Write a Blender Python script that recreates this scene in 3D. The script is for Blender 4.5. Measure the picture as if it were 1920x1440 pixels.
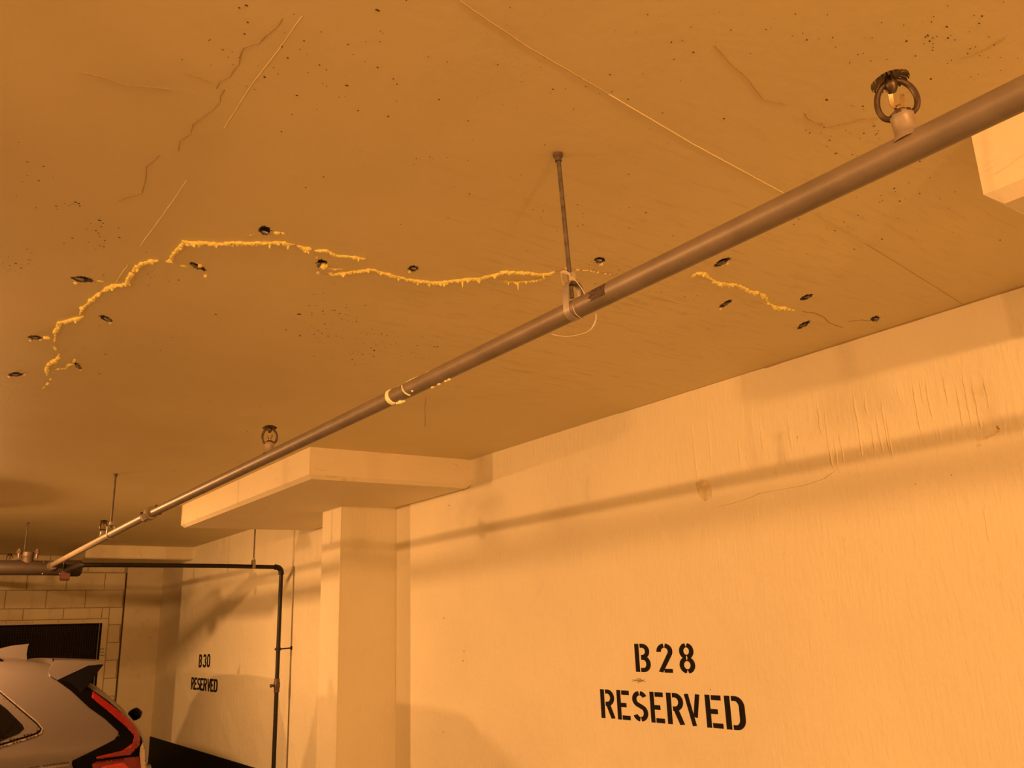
import bpy, bmesh, math, random
from mathutils import Vector, Matrix, noise as mnoise
random.seed(11)
R_ = math.radians
scene = bpy.context.scene
for o in list(bpy.data.objects):
    bpy.data.objects.remove(o)
col = scene.collection

# ---------------------------------------------------------------- camera
CAMH = 1.66                      # eye height above the floor; the slab is 1.0 m above the eye
PITCH, YAW, ROLL = 0.27824214, 0.63580479, -0.03519483
FPX = 1600.0
_fwd = Vector((math.sin(YAW)*math.cos(PITCH), math.cos(YAW)*math.cos(PITCH), math.sin(PITCH)))
_r0 = Vector((math.cos(YAW), -math.sin(YAW), 0))
_u0 = _r0.cross(_fwd)
_right = _r0*math.cos(ROLL) + _u0*math.sin(ROLL)
_up = _u0*math.cos(ROLL) - _r0*math.sin(ROLL)
cam_data = bpy.data.cameras.new('camera')
cam = bpy.data.objects.new('camera', cam_data)
col.objects.link(cam)
cam.matrix_world = Matrix(((_right.x, _up.x, -_fwd.x, 0), (_right.y, _up.y, -_fwd.y, 0),
                           (_right.z, _up.z, -_fwd.z, CAMH), (0, 0, 0, 1)))
cam_data.sensor_width = 36.0
cam_data.lens = FPX/1920*36
cam_data.clip_start = 0.02
scene.camera = cam

# ---------------------------------------------------------------- world, lamps, exposure
world = bpy.data.worlds.new('world')
scene.world = world
world.use_nodes = True
world.node_tree.nodes['Background'].inputs[0].default_value = (1.0, 0.5, 0.15, 1)
world.node_tree.nodes['Background'].inputs[1].default_value = 0.02
scene.view_settings.view_transform = 'Standard'
scene.view_settings.look = 'None'
scene.view_settings.gamma = 1.0
scene.view_settings.use_curve_mapping = False
scene.view_settings.exposure = 0.0
scene.cycles.caustics_reflective = False

SODIUM = (1.0, 0.475, 0.172)
# (x, y, height above the eye, watts, radius)
LAMPS = [(-0.12, -2.05, 0.77, 350, 0.06),
         (-0.12, 1.90, 0.77, 46, 0.06),
         (0.20, 6.80, 0.77, 245, 0.05),
         (-5.40, 6.60, 0.90, 620, 0.06),
         (-5.40, 2.20, 0.90, 240, 0.06),
         (-5.40, -2.20, 0.90, 380, 0.06)]

# ---------------------------------------------------------------- helpers
def V(x, y, z):
    """metres, z measured from the camera's eye height"""
    return Vector((x, y, z + CAMH))

def ray(px, py):
    return _right*((px-960)/FPX) - _up*((py-720)/FPX) + _fwd

def on_x(px, py, X):
    r = ray(px, py); return r*(X/r.x)
def on_y(px, py, Y):
    r = ray(px, py); return r*(Y/r.y)
def on_z(px, py, Z):
    r = ray(px, py); return r*(Z/r.z)
def depth(p):
    return p.dot(_fwd)

WX = 2.85      # right wall
FY = 11.28     # far wall

class MB:
    def __init__(s):
        s.v = []; s.f = []; s.mi = []
    def add(s, vs, fs, mi=0):
        o = len(s.v)
        s.v += [Vector(p) for p in vs]
        s.f += [tuple(i+o for i in f) for f in fs]
        s.mi += [mi]*len(fs)
        return s
    def box(s, a, b, mi=0):
        x0, y0, z0 = a; x1, y1, z1 = b
        return s.add([(x0,y0,z0),(x1,y0,z0),(x1,y1,z0),(x0,y1,z0),(x0,y0,z1),(x1,y0,z1),(x1,y1,z1),(x0,y1,z1)],
                     [(0,3,2,1),(4,5,6,7),(0,1,5,4),(1,2,6,5),(2,3,7,6),(3,0,4,7)], mi)
    def tube(s, pts, r, n=16, caps=True, closed=False, mi=0):
        pts = [Vector(p) for p in pts]
        m = len(pts)
        rr = r if isinstance(r, (list, tuple)) else [r]*m
        vs = []; fs = []
        t0 = None; nrm = None
        for i, p in enumerate(pts):
            if closed:
                t = (pts[(i+1) % m]-pts[i-1]).normalized()
            else:
                t = (pts[min(i+1, m-1)]-pts[max(i-1, 0)]).normalized()
            if nrm is None:
                a = Vector((0, 0, 1)) if abs(t.z) < .9 else Vector((1, 0, 0))
                nrm = (a - t*a.dot(t)).normalized()
            else:
                nrm = (nrm - t*nrm.dot(t)).normalized()
            b = t.cross(nrm)
            for k in range(n):
                an = 2*math.pi*k/n
                vs.append(p + (nrm*math.cos(an)+b*math.sin(an))*rr[i])
        M = m if closed else m-1
        for i in range(M):
            j = (i+1) % m
            for k in range(n):
                l = (k+1) % n
                fs.append((i*n+k, i*n+l, j*n+l, j*n+k))
        if caps and not closed:
            fs.append(tuple(range(n-1, -1, -1)))
            fs.append(tuple((m-1)*n+k for k in range(n)))
        return s.add(vs, fs, mi)
    def lathe(s, prof, o, ax=(0, 0, 1), n=24, mi=0):
        """prof: (radius, height) pairs along ax from o"""
        ax = Vector(ax).normalized(); o = Vector(o)
        a = Vector((1, 0, 0)) if abs(ax.x) < .9 else Vector((0, 1, 0))
        u = (a-ax*a.dot(ax)).normalized(); w = ax.cross(u)
        vs = []; fs = []
        for (r, h) in prof:
            for k in range(n):
                an = 2*math.pi*k/n
                vs.append(o+ax*h+(u*math.cos(an)+w*math.sin(an))*max(r, 1e-5))
        for i in range(len(prof)-1):
            for k in range(n):
                l = (k+1) % n
                fs.append((i*n+k, i*n+l, (i+1)*n+l, (i+1)*n+k))
        fs.append(tuple(range(n-1, -1, -1)))
        fs.append(tuple((len(prof)-1)*n+k for k in range(n)))
        return s.add(vs, fs, mi)
    def ribbon(s, pts, side, w, t, mi=0):
        """flat strap along pts; side = width direction, w half width, t thickness"""
        pts = [Vector(p) for p in pts]; side = Vector(side).normalized()
        vs = []; fs = []; m = len(pts)
        ww = w if isinstance(w, (list, tuple)) else [w]*m
        for i, p in enumerate(pts):
            tg = (pts[min(i+1, m-1)]-pts[max(i-1, 0)]).normalized()
            nn = tg.cross(side).normalized()
            sd = nn.cross(tg).normalized()
            for (a, b) in ((-1, 0), (1, 0), (1, 1), (-1, 1)):
                vs.append(p+sd*ww[i]*a+nn*t*b)
        for i in range(m-1):
            for k in range(4):
                l = (k+1) % 4
                fs.append((i*4+k, i*4+l, i*4+4+l, i*4+4+k))
        fs.append((3, 2, 1, 0)); fs.append(tuple((m-1)*4+k for k in range(4)))
        return s.add(vs, fs, mi)
    def prism(s, poly, base, nrm, th, mi=0):
        """polygon of 3D points (base gives them), extruded along nrm by th"""
        p = [Vector(q) for q in poly]; nrm = Vector(nrm); m = len(p)
        vs = p+[q+nrm*th for q in p]
        fs = [tuple(range(m-1, -1, -1)), tuple(range(m, 2*m))]
        for i in range(m):
            j = (i+1) % m
            fs.append((i, j, m+j, m+i))
        return s.add(vs, fs, mi)
    def lump(s, c, r, lvl=2, jit=.12, mi=0):
        vs, fs = ICO[lvl]
        c = Vector(c); r = Vector(r) if not isinstance(r, (int, float)) else Vector((r, r, r))
        sd = Vector((random.random()*50, random.random()*50, random.random()*50))
        out = []
        for q in vs:
            k = 1+jit*2*mnoise.noise(q*1.8+sd)
            out.append(c+Vector((q.x*r.x, q.y*r.y, q.z*r.z))*k)
        return s.add(out, fs, mi)
    def mesh(s, name, smooth=True, ang=35):
        me = bpy.data.meshes.new(name)
        me.from_pydata(s.v, [], s.f)
        me.polygons.foreach_set('material_index', s.mi)
        bm = bmesh.new(); bm.from_mesh(me)
        bmesh.ops.recalc_face_normals(bm, faces=bm.faces)
        bm.to_mesh(me); bm.free()
        if smooth:
            me.polygons.foreach_set('use_smooth', [True]*len(me.polygons))
            me.set_sharp_from_angle(angle=R_(ang))
        me.update()
        return me
    def build(s, name, mat, parent=None, smooth=True, ang=35):
        me = s.mesh(name, smooth, ang)
        for m in (mat if isinstance(mat, (list, tuple)) else [mat]):
            me.materials.append(m)
        return obj(name, me, parent)

def obj(name, me, parent=None):
    o = bpy.data.objects.new(name, me)
    col.objects.link(o)
    if parent is not None:
        o.parent = parent
        o.matrix_parent_inverse = Matrix.Translation(-parent.location) if parent.rotation_euler.to_quaternion().angle < 1e-6 else parent.matrix_basis.inverted()
    return o

def _ico():
    d = {}
    for l in (1, 2, 3):
        bm = bmesh.new(); bmesh.ops.create_icosphere(bm, subdivisions=l, radius=1)
        bm.verts.index_update()
        d[l] = ([v.co.copy() for v in bm.verts], [tuple(v.index for v in f.verts) for f in bm.faces])
        bm.free()
    return d
ICO = _ico()

def thing(name, label, cat, loc, group=None):
    o = bpy.data.objects.new(name, None)
    o.empty_display_size = .05
    col.objects.link(o); o.location = loc
    o['label'] = label; o['category'] = cat
    if group: o['group'] = group
    return o
def tag(o, label, cat, group=None):
    o['label'] = label; o['category'] = cat
    if group: o['group'] = group
    return o
def struct(o, label=None):
    o['kind'] = 'structure'
    if label: o['label'] = label
    return o

def resample(pts, step):
    pts = [Vector(p) for p in pts]
    out = [pts[0]]; acc = 0
    for a, b in zip(pts, pts[1:]):
        L = (b-a).length
        n = max(1, int(round(L/step)))
        for k in range(1, n+1):
            out.append(a.lerp(b, k/n))
    return out

# ---------------------------------------------------------------- materials
def mat_new(name):
    m = bpy.data.materials.new(name); m.use_nodes = True
    nt = m.node_tree
    b = nt.nodes['Principled BSDF']
    return m, nt, b
def simple(name, base, rough=.5, metal=0.0, var=.0, vscale=20, bump=.0, bscale=60, coat=0.0, spec=.5):
    m, nt, b = mat_new(name)
    b.inputs['Roughness'].default_value = rough
    b.inputs['Metallic'].default_value = metal
    b.inputs['Coat Weight'].default_value = coat
    b.inputs['Coat Roughness'].default_value = .08
    b.inputs['Specular IOR Level'].default_value = spec
    tc = nt.nodes.new('ShaderNodeTexCoord')
    if var > 0:
        nz = nt.nodes.new('ShaderNodeTexNoise'); nz.inputs['Scale'].default_value = vscale; nz.inputs['Detail'].default_value = 6
        nt.links.new(tc.outputs['Object'], nz.inputs['Vector'])
        rp = nt.nodes.new('ShaderNodeValToRGB')
        rp.color_ramp.elements[0].position = .3; rp.color_ramp.elements[1].position = .7
        rp.color_ramp.elements[0].color = tuple(c*(1-var) for c in base)+(1,)
        rp.color_ramp.elements[1].color = tuple(min(1, c*(1+var)) for c in base)+(1,)
        nt.links.new(nz.outputs['Fac'], rp.inputs[0]); nt.links.new(rp.outputs[0], b.inputs['Base Color'])
    else:
        b.inputs['Base Color'].default_value = tuple(base)+(1,)
    if bump > 0:
        n2 = nt.nodes.new('ShaderNodeTexNoise'); n2.inputs['Scale'].default_value = bscale; n2.inputs['Detail'].default_value = 5
        nt.links.new(tc.outputs['Object'], n2.inputs['Vector'])
        bp = nt.nodes.new('ShaderNodeBump'); bp.inputs['Strength'].default_value = bump; bp.inputs['Distance'].default_value = .01
        nt.links.new(n2.outputs['Fac'], bp.inputs['Height']); nt.links.new(bp.outputs[0], b.inputs['Normal'])
    return m

def concrete_paint(name, base, rough=.55, stretch=(1, 1, 1), bump=.25, dist=.004, stain=(.55, .5, .38), stain_amt=.25,
                   stain_stretch=(1, 1, 1), stain_lo=.56, stain_hi=.72, spot=0.0, rot=0.0, bscale=38, mask=None):
    """cream paint on concrete: blotchy tone, brushed relief, grime wisps, small pock marks"""
    m, nt, b = mat_new(name)
    N = nt.nodes.new; L = nt.links.new
    b.inputs['Roughness'].default_value = rough
    tc = N('ShaderNodeTexCoord')
    def mapping(sc, rz=0.0):
        mp = N('ShaderNodeMapping'); mp.inputs['Scale'].default_value = sc; mp.inputs['Rotation'].default_value = (0, 0, rz)
        L(tc.outputs['Object'], mp.inputs['Vector']); return mp
    n0 = N('ShaderNodeTexNoise'); n0.inputs['Scale'].default_value = 1.1; n0.inputs['Detail'].default_value = 4
    L(tc.outputs['Object'], n0.inputs['Vector'])
    r0 = N('ShaderNodeValToRGB'); r0.color_ramp.elements[0].position = .3; r0.color_ramp.elements[1].position = .75
    r0.color_ramp.elements[0].color = tuple(c*.93 for c in base)+(1,)
    r0.color_ramp.elements[1].color = tuple(min(1, c*1.04) for c in base)+(1,)
    L(n0.outputs['Fac'], r0.inputs[0])
    # grime wisps
    n1 = N('ShaderNodeTexNoise'); n1.inputs['Scale'].default_value = 6.0; n1.inputs['Detail'].default_value = 9; n1.inputs['Roughness'].default_value = .68
    n1.inputs['Distortion'].default_value = .8
    L(mapping(stain_stretch, rot).outputs[0], n1.inputs['Vector'])
    r1 = N('ShaderNodeValToRGB'); r1.color_ramp.elements[0].position = stain_lo; r1.color_ramp.elements[1].position = stain_hi
    r1.color_ramp.elements[0].color = (0, 0, 0, 1); r1.color_ramp.elements[1].color = (1, 1, 1, 1)
    L(n1.outputs['Fac'], r1.inputs[0])
    mul = N('ShaderNodeMath'); mul.operation = 'MULTIPLY'; mul.inputs[1].default_value = stain_amt
    L(r1.outputs[0], mul.inputs[0])
    fac = mul.outputs[0]
    if mask is not None:                         # grime gathers around one patch of the surface
        sx = N('ShaderNodeVectorMath'); sx.operation = 'SUBTRACT'; sx.inputs[1].default_value = mask[0]
        L(tc.outputs['Object'], sx.inputs[0])
        dv = N('ShaderNodeVectorMath'); dv.operation = 'DIVIDE'; dv.inputs[1].default_value = mask[1]
        L(sx.outputs[0], dv.inputs[0])
        ln = N('ShaderNodeVectorMath'); ln.operation = 'LENGTH'; L(dv.outputs[0], ln.inputs[0])
        mr = N('ShaderNodeMapRange'); mr.inputs[1].default_value = .35; mr.inputs[2].default_value = 1.15
        mr.inputs[3].default_value = 1.0; mr.inputs[4].default_value = mask[2]
        L(ln.outputs['Value'], mr.inputs[0])
        m2 = N('ShaderNodeMath'); m2.operation = 'MULTIPLY'; L(fac, m2.inputs[0]); L(mr.outputs[0], m2.inputs[1])
        fac = m2.outputs[0]
    mx = N('ShaderNodeMixRGB'); mx.inputs[2].default_value = tuple(stain)+(1,)
    L(fac, mx.inputs[0]); L(r0.outputs[0], mx.inputs[1])
    out = mx.outputs[0]
    if spot > 0:
        vo = N('ShaderNodeTexVoronoi'); vo.inputs['Scale'].default_value = 26
        L(tc.outputs['Object'], vo.inputs['Vector'])
        n3 = N('ShaderNodeTexNoise'); n3.inputs['Scale'].default_value = 3.0; L(tc.outputs['Object'], n3.inputs['Vector'])
        th = N('ShaderNodeMath'); th.operation = 'MULTIPLY'; th.inputs[1].default_value = .11*spot; L(n3.outputs['Fac'], th.inputs[0])
        lt = N('ShaderNodeMath'); lt.operation = 'LESS_THAN'; L(vo.outputs['Distance'], lt.inputs[0]); L(th.outputs[0], lt.inputs[1])
        m3 = N('ShaderNodeMixRGB'); m3.inputs[2].default_value = (.16, .12, .08, 1)
        f3 = N('ShaderNodeMath'); f3.operation = 'MULTIPLY'; f3.inputs[1].default_value = .7; L(lt.outputs[0], f3.inputs[0])
        L(f3.outputs[0], m3.inputs[0]); L(out, m3.inputs[1]); out = m3.outputs[0]
    L(out, b.inputs['Base Color'])
    # relief
    n4 = N('ShaderNodeTexNoise'); n4.inputs['Scale'].default_value = bscale; n4.inputs['Detail'].default_value = 7; n4.inputs['Roughness'].default_value = .62
    L(mapping(stretch, rot).outputs[0], n4.inputs['Vector'])
    n5 = N('ShaderNodeTexNoise'); n5.inputs['Scale'].default_value = 5; n5.inputs['Detail'].default_value = 3
    L(tc.outputs['Object'], n5.inputs['Vector'])
    ad = N('ShaderNodeMath'); ad.operation = 'MULTIPLY_ADD'; ad.inputs[1].default_value = 2.2
    L(n5.outputs['Fac'], ad.inputs[0]); L(n4.outputs['Fac'], ad.inputs[2])
    bp = N('ShaderNodeBump'); bp.inputs['Strength'].default_value = bump; bp.inputs['Distance'].default_value = dist
    L(ad.outputs[0], bp.inputs['Height']); L(bp.outputs[0], b.inputs['Normal'])
    return m

CREAM = (.86, .78, .55)
M_wall = concrete_paint('cream_wall_paint', CREAM, .6, (1, 1, .16), .9, .006, bscale=60, stain=(.62, .52, .34), stain_amt=.22, stain_stretch=(1, 1, .5), stain_lo=.6, stain_hi=.8)
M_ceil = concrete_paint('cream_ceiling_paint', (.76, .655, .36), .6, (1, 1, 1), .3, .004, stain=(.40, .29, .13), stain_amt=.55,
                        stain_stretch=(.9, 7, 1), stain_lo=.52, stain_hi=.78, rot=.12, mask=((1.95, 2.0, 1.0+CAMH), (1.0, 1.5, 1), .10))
M_drop = concrete_paint('cream_drop_panel_paint', (.84, .74, .50), .6, (1, 1, 1), .4, .005, stain=(.45, .33, .18), stain_amt=.6,
                        stain_stretch=(1.2, 1.2, 3), stain_lo=.6, stain_hi=.74, spot=.7)
M_far = concrete_paint('cream_block_paint', (.76, .66, .42), .65, (1, 1, 1), .5, .004, stain=(.45, .34, .2), stain_amt=.4)
M_mortar = simple('recessed_mortar', (.42, .33, .2), .8, var=.15)
M_raw = simple('raw_broken_concrete', (.17, .14, .12), .85, var=.45, vscale=160, bump=.6, bscale=200)
M_floor = simple('grey_floor_concrete', (.34, .32, .29), .7, var=.15, vscale=3)
M_bound = simple('cream_boundary_paint', (.66, .58, .40), .7, var=.06, vscale=2)
M_black = simple('black_band_paint', (.007, .006, .005), .7, var=.2, vscale=8, spec=.15)
M_ink = simple('black_stencil_paint', (.010, .008, .006), .75, var=.35, vscale=60, spec=.15)
M_pipe = simple('painted_steel_pipe', (.225, .178, .122), .48, .2, var=.12, vscale=14, bump=.06, bscale=90)
M_pipe2 = simple('aged_painted_pipe', (.205, .158, .105), .46, .2, var=.16, vscale=16, bump=.08, bscale=80)
M_rust = simple('scabbed_rust_patch', (.10, .065, .045), .75, .1, var=.6, vscale=220, bump=.9, bscale=170)
M_fit = simple('painted_outlet_fitting', (.31, .245, .165), .48, .2, var=.12, vscale=60, bump=.1)
M_brass = simple('tarnished_brass', (.085, .055, .028), .42, .6, var=.3, vscale=90)
M_link = simple('bright_brass_link', (.55, .40, .20), .25, .9)
M_rod = simple('zinc_rod_grimy', (.13, .10, .07), .55, .4, var=.35, vscale=70)
M_strap = simple('painted_strap_steel', (.34, .29, .22), .45, .3, var=.12, vscale=30)
M_nut = simple('pale_ferrule', (.42, .34, .22), .55, .1)
M_tie = simple('white_nylon_tie', (.66, .58, .42), .45)
M_dark = simple('black_iron_pipe', (.012, .009, .007), .42, .0, var=.3, vscale=40, spec=.3)
M_main = simple('dark_painted_main', (.036, .024, .014), .5, .1, var=.15, vscale=10)
M_main2 = simple('dark_cast_fitting', (.11, .075, .05), .5, .4, var=.25, vscale=40)
M_redtag = simple('brown_red_clip', (.07, .022, .014), .45)
M_foam = simple('yellow_injection_foam', (.95, .80, .24), .45, var=.10, vscale=110, bump=.35, bscale=240)
M_foam2 = simple('pale_foam_drip', (.97, .88, .52), .45, var=.05, vscale=60)
M_foam3 = simple('overpainted_foam', (.84, .70, .34), .55, var=.1, vscale=110, bump=.3, bscale=240)
M_foamdk = simple('foam_bubble_shade', (.30, .17, .04), .6)
M_crack = simple('dark_crack', (.40, .28, .13), .8)
M_joint = simple('dirty_joint_line', (.56, .43, .20), .8)
M_ridge = simple('pale_joint_ridge', (.80, .69, .41), .6)
M_speck = simple('dark_speck', (.09, .05, .03), .8)
M_packer = simple('grey_packer_metal', (.20, .17, .15), .4, .7, var=.3, vscale=80)
M_void = simple('dark_void', (.010, .007, .006), .9)
M_wire = simple('dark_wire', (.045, .030, .024), .5, .5)
M_lampmetal = simple('lamp_housing', (.30, .28, .25), .5, .6)
M_paint = simple('silver_car_paint', (.155, .133, .122), .38, .45, coat=.4)
M_chrome = simple('satin_window_trim', (.30, .25, .20), .55, .3)
M_blackgloss = simple('gloss_black_plastic', (.003, .002, .002), .3, spec=.06)
M_blackmat = simple('matt_black_plastic', (.004, .003, .003), .8, spec=.05)
M_glass = simple('dark_tinted_glass', (.004, .003, .003), .08, spec=.35)
M_red = simple('red_lamp_lens', (.22, .006, .005), .2, coat=.2)
M_red2 = simple('bright_red_reflector', (.55, .03, .02), .2, coat=.5)
M_clear = simple('clear_lamp_lens', (.62, .52, .45), .15, coat=.5)
M_tyre = simple('tyre_rubber', (.02, .02, .02), .8)

# ================================================================ STRUCTURE
# ---- ceiling slab with chipped-out injection holes
HOLES = [  # cx, cy, half-axis vector, half width (pixels of the photograph, laid on the slab)
    (497, 432, 12, 1, 8), (371, 500, 15, 7, 4.2), (155, 524, 20, 2.5, 5), (198, 597, 12, 5, 4), (66, 633, 12, 1, 4),
    (31, 702, 15, -.5, 3.6), (146, 686, 6, 6, 3.2), (603, 494, 10, -1, 8), (775, 503, 9.5, -1, 5.2), (1124, 488, 10.5, -1, 5.5),
    (1355, 491, 15, -7.5, 5), (1361, 569, 11, -6.5, 3.6), (1512, 557, 11.5, -4, 4), (1507, 609, 11.5, -6.5, 4), (1641, 597, 8, -2, 4.2)]
cm = MB()
for i, (cx, cy, ax, ay, hb) in enumerate(HOLES):
    L_ = math.hypot(ax, ay); ux, uy = ax/L_, ay/L_
    n = 18; ring = []
    for k in range(n):
        a = 2*math.pi*k/n
        j = 1+.32*mnoise.noise(Vector((math.cos(a)*1.7, math.sin(a)*1.7, i*7.3)))
        e = math.cos(a)*L_*j; f = math.sin(a)*hb*j*(1 if math.cos(a) < .3 else .8)
        ring.append(on_z(cx+ux*e-uy*f, cy+uy*e+ux*f, 1.0))
    c = sum(ring, Vector())/n
    vs = []
    for (sc, dz) in ((1.02, -.02), (1.0, .001), (.86, .012), (.45, .026)):
        for q in ring:
            p = c+(q-c)*sc; vs.append((p.x, p.y, 1.0+CAMH+dz))
    fs = [tuple(range(n)), tuple(3*n+k for k in range(n-1, -1, -1))]
    for r_ in range(3):
        for k in range(n):
            l = (k+1) % n; fs.append((r_*n+k, (r_+1)*n+k, (r_+1)*n+l, r_*n+l))
    cm.add(vs, fs, 0)
cut = cm.build('hole_cutter', M_raw, smooth=False)
slab = MB().box((-9, -5, 1.0+CAMH), (WX+.25, 12.2, 1.22+CAMH)).build('ceiling_raw', M_ceil, smooth=False)
slab.data.materials.append(M_raw)
md = slab.modifiers.new('holes', 'BOOLEAN'); md.operation = 'DIFFERENCE'; md.object = cut; md.solver = 'EXACT'
try: md.material_mode = 'TRANSFER'
except Exception: pass
dg = bpy.context.evaluated_depsgraph_get()
me = bpy.data.meshes.new_from_object(slab.evaluated_get(dg))
bpy.data.objects.remove(slab); bpy.data.objects.remove(cut)
me.name = 'ceiling'
ceiling = struct(obj('ceiling', me), 'cream painted concrete slab ceiling with a long crack')

floor = struct(MB().box((-9, -5, -.2), (WX+.25, 12.2, 0)).build('floor', M_floor, smooth=False))
wall_right = struct(MB().box((WX, -5, 0), (WX+.25, 12.2, 1.0+CAMH)).build('wall_right', M_wall, smooth=False),
                    'cream painted concrete wall carrying the stall numbers')
wall_left = struct(MB().box((-9.2, -5, 0), (-9, 12.2, 1.22+CAMH)).build('wall_left', M_bound, smooth=False))
wall_near = struct(MB().box((-9.2, -5.2, 0), (WX+.25, -5, 1.22+CAMH)).build('wall_near', M_bound, smooth=False))

# ---- far wall: mortar bed with separate blocks, a concrete pier and a vent opening
VX0, VX1, VZ0, VZ1 = .55, 2.211, -.55, .219        # vent opening
fw = MB()
fw.box((-9, FY+.012, 0), (VX0, FY+.3, 1.0+CAMH))
fw.box((VX0, FY+.012, VZ1+CAMH), (VX1, FY+.3, 1.0+CAMH))
fw.box((VX0, FY+.012, 0), (VX1, FY+.3, VZ0+CAMH))
fw.box((VX1, FY+.012, 0), (2.44, FY+.3, 1.0+CAMH))
fw.box((2.44, FY, 0), (WX, FY+.3, 1.0+CAMH))
wall_far = struct(fw.build('wall_far', [M_mortar], smooth=False), 'far wall of painted concrete blocks beside a plain pier')
struct(MB().box((.28, 9.3, 0), (.46, FY+.012, 1.0+CAMH)).build('wall_light_block', M_bound, smooth=False), 'unseen wall added at the far bay to block lamp light')  # added out of view to keep aisle lamp light off the block wall
pier = MB().box((2.441, FY-.004, 0), (WX, FY, 1.0+CAMH)).build('pier_face', M_far, wall_far, smooth=False)
FX0, FX1, FZ0, FZ1 = .48, 2.276, -.62, .267
def block_rows():
    zs = [.796+.0, .596, .394, .194, -.006, -.206, -.406, -.606, -.806]
    rows = []
    rows.append((.802, .992, 1.18))
    for i in range(len(zs)-1):
        off = 1.183 if i % 2 else 1.376
        rows.append((zs[i+1], zs[i], off))
    return rows
bcache = {}
def block(x0, x1, z0, z1):
    g = .0035; e = .004
    a0, a1, c0, c1 = x0+g, x1-g, z0+g, z1-g
    if a1-a0 < .02 or c1-c0 < .02: return
    w = round(a1-a0, 4); h = round(c1-c0, 4)
    key = (w, h)
    if key not in bcache:
        m = MB()
        vs = [(0, .012, 0), (w, .012, 0), (w, .012, h), (0, .012, h), (0, e, 0), (w, e, 0), (w, e, h), (0, e, h),
              (e, 0, e), (w-e, 0, e), (w-e, 0, h-e), (e, 0, h-e)]
        fs = [(0, 1, 5, 4), (1, 2, 6, 5), (2, 3, 7, 6), (3, 0, 4, 7), (4, 5, 9, 8), (5, 6, 10, 9), (6, 7, 11, 10), (7, 4, 8, 11), (8, 9, 10, 11)]
        m.add(vs, fs); bcache[key] = m.mesh('block', False); bcache[key].materials.append(M_far)
    o = obj('block', bcache[key])
    o.location = (a0, FY+random.uniform(-.0015, .0015), c0+CAMH)
    o.parent = wall_far
for (z0, z1, off) in block_rows():
    x = off-.41*4
    while x < 2.425:
        x0, x1 = max(x, .0), min(x+.41, 2.425)
        x += .41
        if x1 <= .0: continue
        # cut round the vent frame
        if z1 <= FZ0 or z0 >= FZ1 or x1 <= FX0 or x0 >= FX1:
            block(x0, x1, z0, z1)
        elif z0 < FZ1 < z1:
            if x0 < FX1 < x1:
                block(FX1, x1, z0, z1); block(x0, FX1, FZ1, z1)
            elif x0 < FX0 < x1:
                block(x0, FX0, z0, z1); block(FX0, x1, FZ1, z1)
            else: block(x0, x1, FZ1, z1)
        elif x0 < FX1 < x1:
            block(FX1, x1, z0, z1)
        elif x0 < FX0 < x1:
            block(x0, FX0, z0, z1)
# dark joint between blocks and pier
jt = MB()
pts = [Vector((2.432, FY+.004, z+CAMH)) for z in (-1.2, -.6, -.2, .3, .8)]
for p in pts: p.x += random.uniform(-.003, .003)
jt.ribbon(pts, (1, 0, 0), [.008, .007, .010, .008, .006], .004)
jt.build('joint_gap', M_speck, wall_far, smooth=False)

# ---- vent with wire mesh
vent = thing('wall_vent', 'dark wire mesh vent in a cream frame behind the silver car', 'vent', (1.4, FY, CAMH+VZ0))
fr = MB()
for a, b in (((FX0, FZ0), (FX1, VZ0)), ((FX0, VZ1), (FX1, FZ1)), ((FX0, VZ0), (VX0, VZ1)), ((VX1, VZ0), (FX1, VZ1))):
    fr.box((a[0], FY-.008, a[1]+CAMH), (b[0], FY+.02, b[1]+CAMH))
fr.build('frame', M_far, vent, smooth=False)
ol = MB()
ol.box((FX0, FY-.0095, FZ1-.004+CAMH), (FX1, FY-.006, FZ1+.004+CAMH))
ol.box((FX1-.004, FY-.0095, FZ0+CAMH), (FX1+.004, FY-.006, FZ1+CAMH))
ol.build('sealant_line', M_crack, vent, smooth=False)
vb = MB()  # near-black box: the darkness behind the mesh is put into its colour
vb.box((VX0, FY+.28, VZ0+CAMH), (VX1, FY+.30, VZ1+CAMH))
vb.box((VX0, FY+.02, VZ0+CAMH), (VX0+.004, FY+.3, VZ1+CAMH)); vb.box((VX1-.004, FY+.02, VZ0+CAMH), (VX1, FY+.3, VZ1+CAMH))
vb.box((VX0, FY+.02, VZ1-.004+CAMH), (VX1, FY+.3, VZ1+CAMH)); vb.box((VX0, FY+.02, VZ0+CAMH), (VX1, FY+.3, VZ0+.004+CAMH))
vb.build('painted_dark_box', M_void, vent, smooth=False)
wm = MB()
x = VX0+.02
while x < VX1-.03:
    wm.box((x, FY+.022, VZ0+CAMH), (x+.0035, FY+.0255, VZ1+CAMH)); x += .0255
z = VZ0+.02
while z < VZ1-.01:
    wm.box((VX0, FY+.0255, z+CAMH), (VX1, FY+.029, z+.0035+CAMH)); z += .0255
wmo = wm.build('wire_mesh', M_wire, vent, smooth=False); wmo['kind'] = 'stuff'
MB().box((VX1-.03, FY+.01, VZ0+CAMH), (VX1-.022, FY+.022, VZ1+CAMH)).build('mesh_edge_strip', M_packer, vent, smooth=False)
for k in range(6):
    MB().lathe([(.006, 0), (.006, .003), (.003, .005)], (.7+.26*k, FY-.008, .247+CAMH), (0, -1, 0), 8).build('screw', M_crack, vent)
mk = MB()     # scribbled marks on the frame edge
random.seed(4)
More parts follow.
